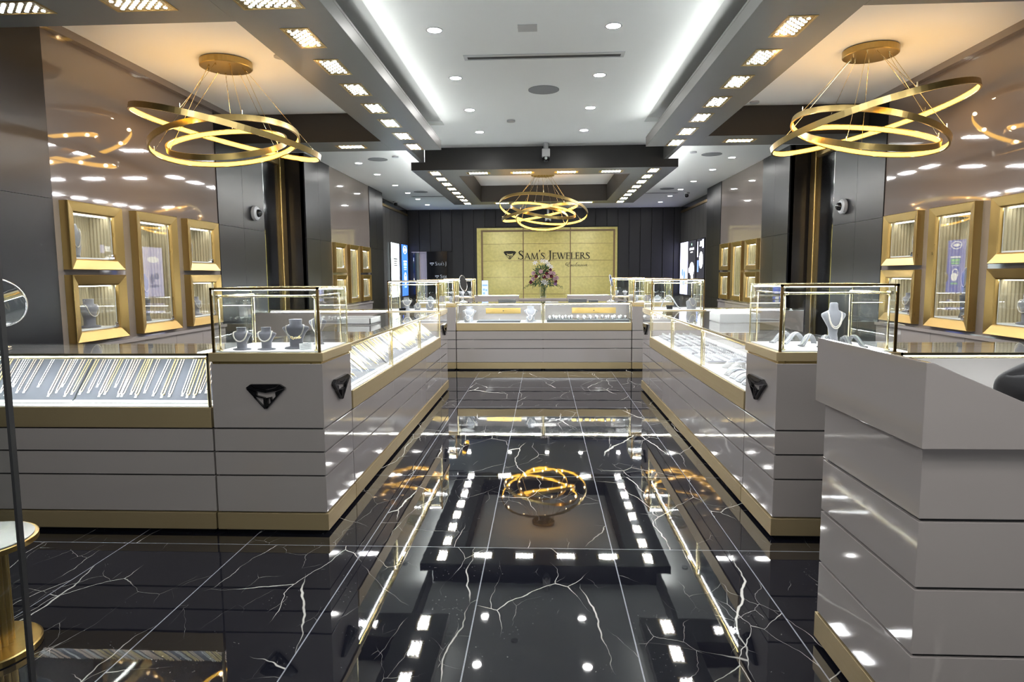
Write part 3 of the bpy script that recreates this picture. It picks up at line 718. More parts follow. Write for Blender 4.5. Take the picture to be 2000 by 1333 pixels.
def case_unit(x0, x1, y0, y1, face, label, group, ends=(1,1), overs=(0,0,0,0), ztop=1.025, rail=True, post_end=(1,1), name='glass_display_counter', strip=True):
    # face: '-x','+x','-y','+y' is the customer side
    t = thing(name, label, 'display counter', ((x0+x1)/2, (y0+y1)/2, 0), group)
    stack_panels(t, x0, x1, y0, y1, .60, True); plinth(t, x0, x1, y0, y1, *overs)
    b = .007; bo = {'-x': (b,0,0,0), '+x': (0,b,0,0), '-y': (0,0,b,0), '+y': (0,0,0,b)}[face]
    MB().box(x0-bo[0], x1+bo[1], y0-bo[2], y1+bo[3], .607, .722).build('gold_band', M['brass'], t, bevel=.0015)
    MB().box(x0+.004, x1-.004, y0+.004, y1-.004, .718, .727).build('deck', M['white'], t)
    g = .006
    ax = face[1]; sg = -1 if face[0] == '-' else 1
    def P(d0, d1, l0, l1, z0, z1, mb):   # d = depth from face, l = along
        if ax == 'x':
            f = x0 if sg < 0 else x1
            return mb.box(f - sg*d0, f - sg*d1, l0, l1, z0, z1)
        f = y0 if sg < 0 else y1
        return mb.box(l0, l1, f - sg*d0, f - sg*d1, z0, z1)
    l0, l1 = (y0, y1) if ax == 'x' else (x0, x1); D = (x1-x0) if ax == 'x' else (y1-y0)
    P(.002, .002+g, l0+.004, l1-.004, .728, ztop-.008, MB()).build('front_glass', M['glass'], t)
    P(.0, D, l0+.002, l1-.002, ztop-.008, ztop, MB()).build('top_glass', M['glass'], t)
    P(D-.02, D-.004, l0+.004, l1-.004, .727, ztop-.008, MB()).build('back_panel', M['taupe'], t)
    for k, ll in enumerate((l0, l1-g)):
        if ends[k]: P(.01, D-.022, ll, ll+g, .728, ztop-.008, MB()).build('end_glass', M['glass'], t)
    pm = MB()
    for k, ll in enumerate((l0, l1-.012)):
        if post_end[k]: P(-.003, .009, ll, ll+.012, .722, ztop+.002, pm)
    P(-.003, .012, l0, l1, ztop-.012, ztop+.002, pm)
    pm.build('brass_rail', M['rodgold'], t)
    rd = MB(); zr = ztop-.026
    def pt(d, l, z): return ((x0 if sg < 0 else x1) - sg*d, l, z) if ax == 'x' else (l, (y0 if sg < 0 else y1) - sg*d, z)
    rd.tube([pt(.022, l0+.02, zr), pt(.022, l1-.02, zr)], .006, 8)
    for ll in (l0+.025, l1-.025): rd.tube([pt(.022, ll, .728), pt(.022, ll, zr)], .0045, 8)
    rd.build('tube_rail', M['rodgold'], t, smooth=True)
    if strip: P(.028, .040, l0+.03, l1-.03, ztop-.018, ztop-.0125, MB()).build('light_strip', M['strip'], t); P(.012, .045, l0+.004, l1-.004, ztop-.012, ztop-.0085, MB()).build('light_channel', M['rodgold'], t)
    return t

PY0, PY1, CY1 = 3.53, 4.06, 7.675
for s, nm, xa in ((-1, 'left', -1.22), (1, 'right', 1.25)):
    X = lambda d: xa + s*d
    xl, xh = sorted((X(0), X(.63)))
    ov = (0, .01, .012, 0) if s < 0 else (.01, 0, .012, 0)
    ea = lambda a, b, d: (xa - s*d, 3.826 + s*(-a)*.31, .717 + b*.215)
    efr = lambda a, b, d: (xa + s*.318 + a*.222, PY0 - d, .717 + b*.222)
    pedestal(xl, xh, PY0, PY1, 'taupe corner pedestal with glass tower and gem emblem, near end, %s of aisle' % nm, 'corner pedestals with glass towers', ov, [(ea, .001, .02)] + ([(efr, .001, .02)] if s < 0 else []))
    efar = lambda a, b, d: (xa - s*d, 7.99 + s*(-a)*.31, .717 + b*.215)
    ovf = (0, .01, 0, .01) if s < 0 else (.01, 0, 0, .01)
    pedestal(xl, xh, 7.685, 8.245, 'taupe corner pedestal with lit glass tower, far end, %s of aisle' % nm, 'corner pedestals with glass towers', ovf, [(efar, .001, .02)])
    ova = (0, .01, 0, 0) if s < 0 else (.01, 0, 0, 0)
    yb = [4.07, 5.222, 6.44, 7.675]
    for i in range(3):
        case_unit(xl, xh, yb[i], yb[i+1], '+x' if s < 0 else '-x', 'glass counter along the %s side of the aisle, %s from the near end' % (nm, ORD[i+1]), 'glass counters along the aisle', (0,0), ova, post_end=(0, 1))
    x0, x1 = sorted((X(.640), s*3.52))
    case_unit(x0, x1, PY0, 4.09, '-y', 'long glass counter facing the entrance on the %s, beside the near corner pedestal' % nm, 'glass counters facing the entrance', (0,0), (0,0,.012,0))
    case_unit(x0, x1-(0 if s < 0 else .5), 7.72, 8.27, '+y', 'glass counter with bright light strip behind the %s aisle cases' % nm, 'rear glass counters', (1,1), (0,0,0,.01))

# chains on sloped boards
sl_ = .33; th_ = math.radians(47)
for i, (xa_, xb_) in enumerate(((-2.722, -1.895), (-3.49, -2.735))):
    P0, A, U, N_ = slope_board(Vector((xa_, 3.625, .742)), Vector((1,0,0)), Vector((0, math.cos(th_), math.sin(th_))), xb_-xa_, .335, 'grey chain board in the left entrance counter, %s' % ('beside the corner pedestal', 'at the picture edge under the mirror')[i])
    lay_chains(P0, A, U, N_, xb_-xa_, .335, (22, 20)[i], ('board beside the left pedestal', 'board under the left mirror')[i], 'chains on the left entrance counter', 3+i, ['g2','p2','p1','g1','s1','p1','g2','s2','p2'], gaps=((11, 15), (12, 14))[i])
th_ = math.radians(41)
for i, (ya, yb_) in enumerate(((4.085, 5.205), (5.24, 6.425), (6.455, 7.6))):
    P0, A, U, N_ = slope_board(Vector((-1.272, ya, .742)), Vector((0,1,0)), Vector((-math.cos(th_), 0, math.sin(th_))), yb_-ya, .34, 'sloped grey chain board in the left aisle counter, %s from the near end' % ORD[i+1])
    lay_chains(P0, A, U, N_, yb_-ya, .34, 24, '%s board of the left aisle case' % ORD[i+1], 'chains on the left aisle boards', 11+i, ['g1','g2','s1','g3','g1','s2','p1','g2'], gaps=(9, 17))

# busts and bracelets in the towers
ZD = 1.037
bust('low', -1.716, 3.635, ZD, .84, 0, 'small grey necklace bust, leftmost in the near left glass tower'); necklace('low', -1.716, 3.635, ZD, .84, 0, 'pearl strand on the leftmost bust in the near left tower', tilt=0)
bust('low', -1.573, 3.635, ZD, .84, 0, 'small grey necklace bust, second from left in the near left tower'); necklace('low', -1.573, 3.635, ZD, .84, 0, 'pearl strand on the second bust in the near left tower')
bust('low', -1.425, 3.70, ZD, 1.10, .12, 'larger grey bust with script pendant in the near left tower'); nk = necklace('low', -1.425, 3.70, ZD, 1.10, .12, 'gold chain with script name pendant on the larger bust', 'pearl', .003)
pn = MB(); q_ = [(-.03,.010),(-.026,.022),(-.018,.020),(-.022,.008),(-.012,.004),(-.008,.016),(-.003,.006),(.002,.018),(.006,.006),(.010,.016),(.015,.008),(.018,.020),(.022,.026),(.024,.008),(.032,.016)]
pn.tube([(-1.412+a, 3.656, ZD+.052+b) for a, b in q_], .0028, 6); pn.build('script_pendant', M['chaing'], nk, smooth=True)
bust('tall', -1.375, 3.93, ZD, .72, 0, 'grey bust at the back right of the near left tower', 'velvet'); necklace('tall', -1.375, 3.93, ZD, .72, 0, 'pearl strand on the bust at the back of the near left tower')
c_ = MB(); c_.box(-.035, .035, -.0012, .0012, 0, .042); c_.xf(Matrix.Translation((-1.335, 3.60, ZD)) @ Matrix.Rotation(-.12, 4, 'Y') @ Matrix.Rotation(-.25, 4, 'X')); cd = thing('price_card', 'white price card leaning at the front right of the near left tower', 'sign card', (-1.335, 3.60, ZD)); c_.build('card', M['tagw'], cd)
ln = MB()
for k, (a, b) in enumerate(((-.018,.018),(-.028,.028),(-.028,.026),(-.025,.025))): ln.box(a, b, -.0022, -.0013, .034-k*.009, .0365-k*.009)
ln.xf(Matrix.Translation((-1.335, 3.60, ZD)) @ Matrix.Rotation(-.12, 4, 'Y') @ Matrix.Rotation(-.25, 4, 'X')); ln.build('printed_lines', M['grille'], cd)
bust('tall', 1.672, 3.85, ZD, .90, 0, 'tall pale necklace bust in the near right glass tower', 'velvetpale'); necklace('tall', 1.672, 3.85, ZD, .90, 0, 'long pearl strand on the tall bust in the right tower', 'pearl', .004)
necklace('tall', 1.672, 3.85, ZD+.018, .82, 0, 'short pearl choker on the tall bust in the right tower', 'pearl', .0032)
for i, (xx, yy, rz, L) in enumerate(((1.43,3.99,-.9,.20),(1.475,3.92,-.9,.20),(1.51,3.80,-.8,.17),(1.575,3.73,-.7,.15),(1.675,3.68,.0,.12),(1.745,3.72,.3,.14))):
    bracelet_ramp(xx, yy, ZD, L, .032, .055, rz, 'pale wavy bracelet ramp, %s from left in the near right tower' % ORD[i+1], 'silver bracelet on the %s ramp from left in the right tower' % ORD[i+1])

# wall case contents
def ww(s, y, z, kind, sc, place, rz=None):
    rz = (PI/2 if s < 0 else -PI/2) if rz is None else rz
    side = 'left' if s < 0 else 'right'
    bust(kind, s*3.66, y, z, sc, rz, 'grey necklace bust in the %s, %s wall' % (place, side), 'velvetpale' if kind == 'pad' else 'velvet')
    necklace(kind, s*3.66, y, z, sc, rz, 'necklace on the bust in the %s, %s wall' % (place, side))
for s in (-1, 1):
    ww(s, 5.0, 1.613, 'pad', 1.1, 'near upper square case'); ww(s, 5.11, 1.053, 'low', 1.5, 'near lower square case')
    st = MB().loft([(1.053,.04,.06,s*3.66,5.86),(1.06,.04,.06,s*3.66,5.86),(1.10,.025,.05,s*3.66,5.86),(1.24,.035,.065,s*3.66,5.86),(1.25,.035,.065,s*3.66,5.86)], 24).build('display_riser', M['darkgrey'])
    tag(st, 'dark riser holding a bust inside the near tall %s wall case' % ('left' if s < 0 else 'right'), 'display riser')
    ww(s, 5.86, 1.251, 'pad', 1.0, 'near tall case'); ww(s, 6.74, 1.055, 'low', 1.25, 'farther lower square case of the near set'); ww(s, 6.66, 1.617, 'pad', .95, 'farther upper square case of the near set')
    ww(s, 11.35, 1.054, 'low', 1.1, 'nearest lower case of the far set'); ww(s, 12.2, 1.06, 'pad', .9, 'tall case of the far set'); ww(s, 13.0, 1.056, 'low', 1.1, 'farther lower case of the far set'); ww(s, 13.05, 1.618, 'low', .9, 'farther upper case of the far set')

# ring trays and bracelets in the right aisle counter
RP = []
def ring(x, y, z, label, group):
    if not RP:
        o = thing('gem_ring', label, 'ring', (0,0,0), group)
        MB().tube([(.0085*math.cos(2*PI*k/12), 0, .0085*math.sin(2*PI*k/12)+.006) for k in range(12)], .0016, 5, closed=True).build('band', M['chains'], o, smooth=True)
        MB().loft([(.0145,.0025,.0025,0,0),(.019,.0062,.0062,0,0),(.0215,.004,.004,0,0)], 8).build('stone', M['chains'], o)
        RP.append(o); o.location = (x, y, z); return o
    return dup(RP[0], Matrix.Translation((x, y, z)) @ Matrix.Rotation(random.uniform(-.5,.5)+PI/2, 4, 'Z'), label, group)
def ring_tray(x0, x1, y0, y1, z, nx, ny, where, slope=.0):
    t = thing('ring_tray', 'grey ring tray ' + where, 'ring tray', ((x0+x1)/2, (y0+y1)/2, z))
    MB().box(x0, x1, y0, y1, z, z+.022).build('tray_body', M['velvetpale'], t, bevel=.003)
    rd = MB()
    for j in range(nx): rd.tube([(x0+(j+.5)*(x1-x0)/nx, y0+.006, z+.022), (x0+(j+.5)*(x1-x0)/nx, y1-.006, z+.022)], .009, 6)
    rd.build('padded_rolls', M['velvetpale'], t, smooth=True)
    for j in range(nx):
        for k in range(ny):
            ring(x0+(j+.5)*(x1-x0)/nx, y0+(k+.5)*(y1-y0)/ny, z+.026, 'silver stone ring in tray ' + where, 'rings in the tray ' + where)
for i, (y0, y1) in enumerate(((5.30,5.80),(5.88,6.38),(6.52,7.02),(7.08,7.58))):
    ring_tray(1.33, 1.72, y0, y1, .728, 5, 9, ('in the second right aisle counter, near half','in the second right aisle counter, far half','in the third right aisle counter, near half','in the third right aisle counter, far half')[i])
for i in range(4):
    bracelet_ramp(1.40, 4.25+.14*i, .728, .22, .07, .045, PI/2+.25, 'wavy pale bracelet ramp in the first right aisle counter, %s from the front' % ORD[i+1], 'jewelled bracelet on the %s wavy ramp in the first right aisle counter' % ORD[i+1])
for i, (xx, yy) in enumerate(((1.43,4.86),(1.60,4.80),(1.45,5.06),(1.64,5.04),(1.62,4.62))):
    sb = MB().loft([(.728,.075,.06,xx,yy),(.737,.075,.06,xx,yy),(.75,.065,.05,xx,yy),(.80,.03,.03,xx+.03,yy+.01),(.805,.02,.02,xx+.03,yy+.01)], 20).build('cluster_stand', M['velvetpale'], smooth=False); tag(sb, 'pale mound stand with clustered rings, first right aisle counter, %s' % ('nearest the aisle glass','front at the back panel','rear at the aisle glass','rear at the back panel','front middle')[i], 'ring stand')
    for k in range(9):
        a = 2*PI*k/9; q = .4+.25*(k % 2)
        ring(xx+.075*q*math.cos(a)+.02*(1-q), yy+.06*q*math.sin(a), .752+.022*(1-q), 'ring with white stone on the mound stand %s' % ('nearest the aisle glass','front at the back panel','rear at the aisle glass','rear at the back panel','front middle')[i], 'rings on mound stand %d' % (i+1))

# right entrance counter trays
for i in range(2):
    ring_tray(2.0+.62*i, 2.55+.62*i, 3.62, 3.98, .728, 9, 4, ('in the right entrance counter beside the pedestal', 'in the right entrance counter at the picture edge')[i])

# ------------------------------------------------------------------ podium, person, side table, glass door
t = thing('reception_podium', 'taupe lacquer lectern podium with sloping top in the right foreground', 'podium', (1.27, 2.19, 0))
bx0, bx1, by0, by1 = 1.075, 1.47, 1.868, 2.512
MB().box(bx0+.012, bx1-.012, by0+.012, by1-.012, .02, .94).build('carcass', M['core'], t)
MB().box(bx0-.006, bx1, by0-.006, by1+.006, .02, .12).build('plinth', M['brass'], t, bevel=.0015)
MB().box(bx0+.03, bx1-.03, by0+.03, by1-.03, 0, .02).build('toe_kick', M['core'], t)
for z0, z1 in ((.126,.326),(.336,.531),(.541,.736),(.746,.958)): MB().box(bx0, bx1, by0, by1, z0, z1).build('lacquer_panel', M['taupe'], t, bevel=.0015)
MB().prism([(1.046,.962),(1.52,.962),(1.52,1.003),(1.062,1.204),(1.046,1.204)], lambda a,b,d: (a, d, b), 1.822, 2.536).build('sloped_head', M['taupe'], t, bevel=.002)

def skin(name, verts, edges, root, m, parent=None, sub=2):
    me = bpy.data.meshes.new(name); me.from_pydata([v[:3] for v in verts], edges, []); me.materials.append(m)
    o = bpy.data.objects.new(name, me); C.objects.link(o)
    if parent: o.parent = parent
    sm = o.modifiers.new('skin', 'SKIN'); sm.use_smooth_shade = True
    for i, v in enumerate(verts):
        sv = me.skin_vertices[0].data[i]; sv.radius = (v[3], v[4] if len(v) > 4 else v[3]); sv.use_root = (i == root)
    ss = o.modifiers.new('sub', 'SUBSURF'); ss.levels = sub; ss.render_levels = sub
    return o
pv = [(2.12,2.34,.95,.13,.11),(2.11,2.34,1.12,.12,.10),(2.09,2.34,1.32,.145,.11),(2.08,2.34,1.43,.09,.08),(2.06,2.34,1.50,.05),(2.03,2.34,1.56,.06),(2.02,2.34,1.62,.085,.075),(2.02,2.34,1.70,.075,.065),
      (2.08,2.15,1.40,.06),(1.84,2.18,1.20,.055),(1.492,2.20,1.068,.036),(1.74,2.02,1.10,.036),(1.88,1.92,1.10,.028),
      (2.08,2.53,1.40,.06),(2.12,2.62,1.13,.05),(2.02,2.60,.92,.038),(1.98,2.59,.85,.028),
      (2.12,2.25,.88,.085),(2.11,2.24,.50,.06),(2.13,2.24,.10,.042),(2.02,2.23,.045,.035),
      (2.12,2.43,.88,.085),(2.12,2.44,.50,.06),(2.14,2.44,.10,.042),(2.03,2.45,.045,.035)]
pe = [(0,1),(1,2),(2,3),(3,4),(4,5),(5,6),(6,7),(3,8),(8,9),(9,10),(10,11),(11,12),(3,13),(13,14),(14,15),(15,16),(0,17),(17,18),(18,19),(19,20),(0,21),(21,22),(22,23),(23,24)]
person = skin('person', pv, pe, 0, M['skin']); tag(person, 'person in a black sleeve leaning an elbow on the podium at the right picture edge', 'person')
def hand(wr, dr_, sd):
    hv = [(*wr,.022,.016), (*(Vector(wr)+dr_*.06),.030,.014)]; he = [(0,1)]
    up = Vector((0,0,1)); cr = dr_.cross(up)
    for k, L in enumerate((.062,.07,.066,.052)):
        o = Vector(wr)+dr_*.085+cr*(.013-.011*k+.006)*1.3; b = o+dr_*L*.5-up*.006; e = b+dr_*L*.5-up*.016; n = len(hv)
        hv += [(*o,.0085),(*b,.008),(*e,.0065)]; he += [(1,n),(n,n+1),(n+1,n+2)]
    o = Vector(wr)+dr_*.035+cr*sd*.03; n = len(hv); hv += [(*o,.010),(*(o+dr_*.04+cr*sd*.015-up*.006),.008)]; he += [(0,n),(n,n+1)]
    return skin('hand', hv, he, 0, M['skin'], person)
hand((1.88,1.92,1.10), Vector((.75,-.6,-.1)).normalized(), 1); hand((1.98,2.59,.85), Vector((-.2,0,-1)).normalized()+Vector((.01,.01,0)), 1)
cv_ = [list(v) for v in pv]
for v in cv_:
    for k in range(3, len(v)): v[k] += .014
body_i = [0,1,2,3,8,9,10,11,13,14,15,17,18,19,21,22,23]; rm = {a: i for i, a in enumerate(body_i)}
skin('jacket_and_trousers', [cv_[i] for i in body_i], [(rm[a], rm[b]) for a, b in pe if a in rm and b in rm], 0, M['coat'], person)
MB().ball((2.035,2.34,1.675), .098, 20, (1,.92,1.02)).build('hair', M['coat'], person, smooth=True)
fc = MB(); fc.ball((1.938,2.34,1.615), .014, 8, (1.4,.8,1.2)); [fc.ball((1.955,2.34+q*.032,1.642), .011, 8) for q in (-1,1)]; fc.box(1.94,1.955,2.317,2.363,1.575,1.581); fc.build('face', M['skin'], person, smooth=True)

t = thing('side_table', 'round gold side table with fluted column and grey top at the left picture edge', 'side table', (-2.175, 2.312, 0))
tx, ty = -2.175, 2.312
MB().loft([(0,.185,.185,tx,ty),(.004,.19,.19,tx,ty),(.026,.19,.19,tx,ty),(.03,.184,.184,tx,ty)], 56).build('base_disc', M['gold'], t)
cl = MB(); n = 160
for z in (.03, .432):
    for k in range(n):
        a = 2*PI*k/n; r = .088+.012*abs(math.cos(k*PI*20/n)); cl.v.append((tx+r*math.cos(a), ty+r*math.sin(a), z))
for k in range(n): cl.f.append((k, (k+1) % n, n+(k+1) % n, n+k))
cl.build('fluted_column', M['gold'], t)
MB().loft([(.43,.19,.19,tx,ty),(.432,.203,.203,tx,ty),(.452,.203,.203,tx,ty),(.454,.198,.198,tx,ty)], 64).build('top_rim', M['gold'], t)
MB().cyl(tx, ty, .4535, .457, .19, 64).build('table_top', mat('grey_table_glass', (.16,.17,.175), .2), t)

d = MB().box(-2.3, -1.386, 1.60, 1.612, .01, 2.6).build('door_2', M['glassdoor'], kind='structure')
MB().box(-1.386, -1.378, 1.598, 1.614, .01, 2.6).build('edge_gasket', M['core'], d)

# ------------------------------------------------------------------ table mirrors
def table_mirror(x, y, z, r, hz, tilt, rz, label):
    t = thing('table_mirror', label, 'mirror', (x, y, z))
    b = MB(); b.loft([(z,.07,.07,x,y),(z+.006,.07,.07,x,y),(z+.016,.045,.045,x,y),(z+.03,.012,.012,x,y)], 28); b.build('base', M['chrome'], t, smooth=True)
    MB().tube([(x,y,z+.02),(x,y,z+hz-r)], .007, 10).build('stem', M['chrome'], t, smooth=True)
    Mx = Matrix.Translation((x, y, z+hz)) @ Matrix.Rotation(rz, 4, 'Z') @ Matrix.Rotation(PI/2+tilt, 4, 'X')
    MB().tube([(r*math.cos(2*PI*k/48), r*math.sin(2*PI*k/48), 0) for k in range(48)], .008, 8, closed=True).xf(Mx).build('rim', M['chrome'], t, smooth=True)
    MB().cyl(0, 0, -.003, .004, r-.002, 48).xf(Mx).build('mirror_disc', M['mirror'], t)
table_mirror(-3.335, 3.83, 1.027, .163, .278, .42, .45, 'round chrome table mirror on the left entrance counter at the picture edge')

# ------------------------------------------------------------------ centre island
YF = 9.93
case_unit(-1.325, .0, YF, YF+.60, '-y', 'left half of the long glass counter closing the aisle', 'centre glass counters', (1,1), (0,0,.012,0))
case_unit(.0, 1.335, YF, YF+.60, '-y', 'right half of the long glass counter closing the aisle, with watches', 'centre glass counters', (1,1), (0,0,.012,0))
for s, nm, a, b in ((-1, 'left', -1.945, -1.336), (1, 'right', 1.346, 1.955)):
    pedestal(a, b, YF, YF+.55, 'taupe corner pedestal with glass tower on the %s of the long centre counter' % nm, 'corner pedestals with glass towers', (0,0,.012,0), z1=1.026)
    case_unit(a, b, YF+.555, 12.6, '-x' if s < 0 else '+x', 'glass side counter of the centre island on the %s, behind its corner tower' % nm, 'centre island side counters', (0,0))
    pedestal(a+.0 if s > 0 else a, b, 12.605, 13.15, 'rear corner pedestal with glass tower on the %s of the centre island' % nm, 'corner pedestals with glass towers', (0,0,0,0))
    a2, b2 = sorted((s*.46, s*1.325))
    case_unit(a2, b2, 12.65, 13.15, '+y', 'rear glass counter of the centre island, %s of the flower stand' % nm, 'centre island rear counters', (1,1), ztop=1.06)
t = thing('flower_stand', 'taupe block stand carrying the vase in the centre island', 'stand', (0, 12.85, 0))
MB().box(-.455, .455, 12.6, 13.15, 0, .965).build('body', M['taupe'], t, bevel=.002); MB().box(-.455, .455, 12.59, 13.16, .965, 1.0).build('top', M['taupe'], t, bevel=.002)

YB = YF+.18
for xx, tg in ((-1.15, 'left pair'), (-.19, 'right pair')):
    bust('low', xx, YF+.27, .728, 1.55, 0, 'taller pale necklace bust of the %s in the left centre counter' % tg, 'velvetpale'); necklace('low', xx, YF+.27, .728, 1.55, 0, 'pale necklace on the taller bust of the %s in the centre counter' % tg, 'pearl', .006)
    bust('slant', xx-.01, YF+.10, .728, .95, 0, 'low pale necklace bust in front of the %s in the left centre counter' % tg, 'velvetpale'); necklace('slant', xx-.01, YF+.10, .728, .95, 0, 'pale necklace on the low front bust of the %s' % tg, 'pearl', .005)
for x0_, x1_, nm_ in ((-.92,-.36,'left'),(.46,1.16,'right')):
    o_ = thing('lock_panel', 'gold lock panel at the back of the %s half of the centre counter' % nm_, 'lock panel', ((x0_+x1_)/2, YF+.57, .84)); MB().box(x0_, x1_, YF+.568, YF+.579, .835, .925).build('plate', M['gold'], o_); MB().cyl((x0_+x1_)/2, YF+.565, .872, .888, .008, 12).build('lock', M['core'], o_)
t = thing('jewellery_pad', 'flat grey pad with dark edge between the busts in the left centre counter', 'display pad', (-.68, YF+.2, .728))
MB().box(-1.02, -.35, YF+.06, YF+.42, .728, .742).build('dark_base', M['darkgrey'], t); MB().box(-1.01, -.36, YF+.065, YF+.415, .742, .752).build('suede_top', M['board'], t)
ring(-.68, YF+.24, .753, 'single ring lying on the flat grey pad in the left centre counter', 'rings on the flat pad')
t = thing('watch_tray', 'wide black watch tray in the right centre counter', 'watch tray', (.68, YF+.2, .728))
MB().box(.06, 1.31, YF+.05, YF+.45, .728, .765).build('tray', M['darkgrey'], t, bevel=.003)
WP = []
def watch(x, y, z, label):
    if not WP:
        o = thing('wristwatch', label, 'watch', (x, y, z), 'watches on the black tray')
        MB().loft([(z,.018,.026,x,y),(z+.03,.020,.022,x,y),(z+.043,.013,.015,x,y)], 14).build('cushion', M['velvetpale'], o, smooth=True)
        Mx = Matrix.Translation((x, y-.022, z+.042)) @ Matrix.Rotation(math.radians(55), 4, 'X')
        MB().cyl(0,0,-.004,.006,.019,20).xf(Mx).build('watch_case', M['chrome'], o); MB().cyl(0,0,.006,.0068,.015,20).xf(Mx).build('dial', M['white'], o)
        MB().tube([(x+.009*0, y-.028*math.cos(a), z+.022+.03*math.sin(a)) for a in [i*.4-.6 for i in range(10)]], .009, 6).build('band', M['chains'], o, smooth=True)
        WP.append(o); return o
    return dup(WP[0], Matrix.Translation((x, y, z)), label, 'watches on the black tray')
for i in range(12):
    g_ = i//4; watch(.13+.10*i+(.03*(g_-1)), YF+.12+.025*(i % 4), .766, 'wristwatch on a white cushion on the black tray, front row, %s from left' % ORD[i+1])
for i in range(12): watch(.16+.095*i, YF+.32, .766, 'wristwatch on a white cushion on the black tray, rear row, %s from left' % ORD[i+1])
# objects on the counter tops
def obox(x0, x1, y0, y1, z, h, name, label, cat, m, lid=True):
    t = thing(name, label, cat, ((x0+x1)/2, (y0+y1)/2, z))
    MB().box(x0, x1, y0, y1, z, z+h*.8).build('body', M[m], t, bevel=.003); MB().box(x0-.003, x1+.003, y0-.003, y1+.003, z+h*.8, z+h).build('lid', M[m], t, bevel=.002)
obox(-.70, -.43, YF+.30, YF+.48, 1.026, .045, 'jewellery_box', 'dark grey box on the left half of the long centre counter', 'box', 'darkgrey')
obox(.40, .68, YF+.30, YF+.48, 1.026, .045, 'jewellery_box', 'dark grey box on the right half of the long centre counter', 'box', 'darkgrey')
obox(.72, .86, YF+.36, YF+.46, 1.026, .025, 'jewellery_box', 'small flat dark box beside the dark box on the right centre counter', 'box', 'darkgrey')
t = thing('silver_tray', 'small silver tray on the centre counter in front of the vase', 'tray', (.13, YF+.40, 1.026)); MB().box(.03,.24,YF+.33,YF+.47,1.026,1.034).build('tray', M['chrome'], t, bevel=.002); MB().box(.05,.13,YF+.36,YF+.44,1.034,1.042).build('tweezers', M['chrome'], t)
table_mirror(-1.26, YF+.40, 1.026, .125, .30, -.2, 1.25, 'round table mirror turned side-on at the left of the centre counter')
table_mirror(1.06, YF+.40, 1.026, .09, .33, -.2, 1.3, 'round table mirror turned side-on at the right of the centre counter')
def open_tray(x0, x1, y0, y1, z, h, label, rz=0):
    t = thing('leather_tray', label, 'tray', ((x0+x1)/2, (y0+y1)/2, z), None, 0); w_ = .012
    MB().box(x0, x1, y0, y1, z, z+.008).build('floor_panel', M['box'], t)
    MB().box(x0,x1,y0,y0+w_,z,z+h).box(x0,x1,y1-w_,y1,z,z+h).box(x0,x0+w_,y0,y1,z,z+h).box(x1-w_,x1,y0,y1,z,z+h).build('rim', M['box'], t, bevel=.002)
open_tray(-1.80, -1.50, 5.62, 5.98, 1.0285, .055, 'pale open tray on the left aisle counter top')
t = thing('leather_box', 'pale leather box on the right aisle counter top', 'box', (1.66, 5.9, 1.0285)); MB().box(1.52, 1.86, 5.70, 6.06, 1.0285, 1.105).build('body', M['box'], t, bevel=.004); MB().box(1.53,1.85,5.71,6.05,1.105,1.109).build('lid_pad', M['white'], t)
t = thing('blue_card_stand', 'blue product card standing on the rear left counter of the centre island', 'sign card', (-1.13, 12.75, 1.06)); MB().box(-1.19,-1.07,12.745,12.755,1.062,1.345).build('card', M['screen'], t)
MB().box(-1.18,-1.08,12.742,12.745,1.24,1.27).box(-1.17,-1.13,12.742,12.745,1.08,1.12).box(-1.12,-1.085,12.742,12.745,1.14,1.18).box(-1.17,-1.13,12.742,12.745,1.15,1.19).build('printed_blocks', M['poste'], t); MB().box(-1.2,-1.06,12.72,12.78,1.0605,1.064).build('foot', M['camw'], t)
# small pieces in the far towers and rear cases
for s, nm in ((-1,'left'),(1,'right')):
    xa = -1.22 if s < 0 else 1.25
    if s < 0:
        for i, (dx, yy, sc, k) in enumerate(((.42,7.80,1.0,'low'),(.30,7.86,.7,'slant'),(.14,7.82,.8,'slant'))):
            bust(k, xa+s*dx, yy, ZD, sc, .4, 'pale necklace bust in the far left aisle tower, %s from left' % ORD[i+1], 'velvetpale'); necklace(k, xa+s*dx, yy, ZD, sc, .4, 'white necklace on the %s bust in the far left tower' % ORD[i+1])
        obox(xa-.50, xa-.42, 7.74, 7.80, ZD, .03, 'ring_box', 'small dark ring box in the far left aisle tower', 'box', 'black')
    else:
        bracelet_ramp(xa+.28, 7.93, ZD, .26, .03, .15, .9, 'tall arched white display ramp in the far right aisle tower', 'silver bracelet on the arched ramp in the far right tower')
        obox(xa+.20, xa+.27, 7.76, 7.81, ZD, .045, 'ring_box', 'small black ring box in the far right aisle tower', 'box', 'black'); bust('slant', xa+.50, 7.82, ZD, 1.1, .3, 'leaning pale necklace stand in the far right aisle tower', 'velvetpale'); necklace('slant', xa+.50, 7.82, ZD, 1.1, .3, 'white necklace on the leaning stand in the far right tower')
        obox(xa+.08, xa+.16, 7.78, 7.86, ZD, .02, 'display_pad', 'small white pad at the aisle side of the far right tower', 'display pad', 'white')
    for i in range(3):
        bust('slant', s*(1.42+.17*i), YF+.25, 1.033, .8, 0, 'small pale bust in the %s corner tower of the centre counter, %s from the aisle' % (nm, ORD[i+1]), 'velvetpale'); bust('low', s*(1.42+.17*i), 12.82, ZD, .7, 0, 'small pale bust in the rear %s tower of the centre island, %s from the middle' % (nm, ORD[i+1]), 'velvetpale')
    for i in range(4): bust('slant', s*(.58+.2*i), 12.85, .728, 1.2, PI, 'pale bust in the rear %s centre case, %s from the flower stand' % (nm, ORD[i+1]), 'velvetpale')

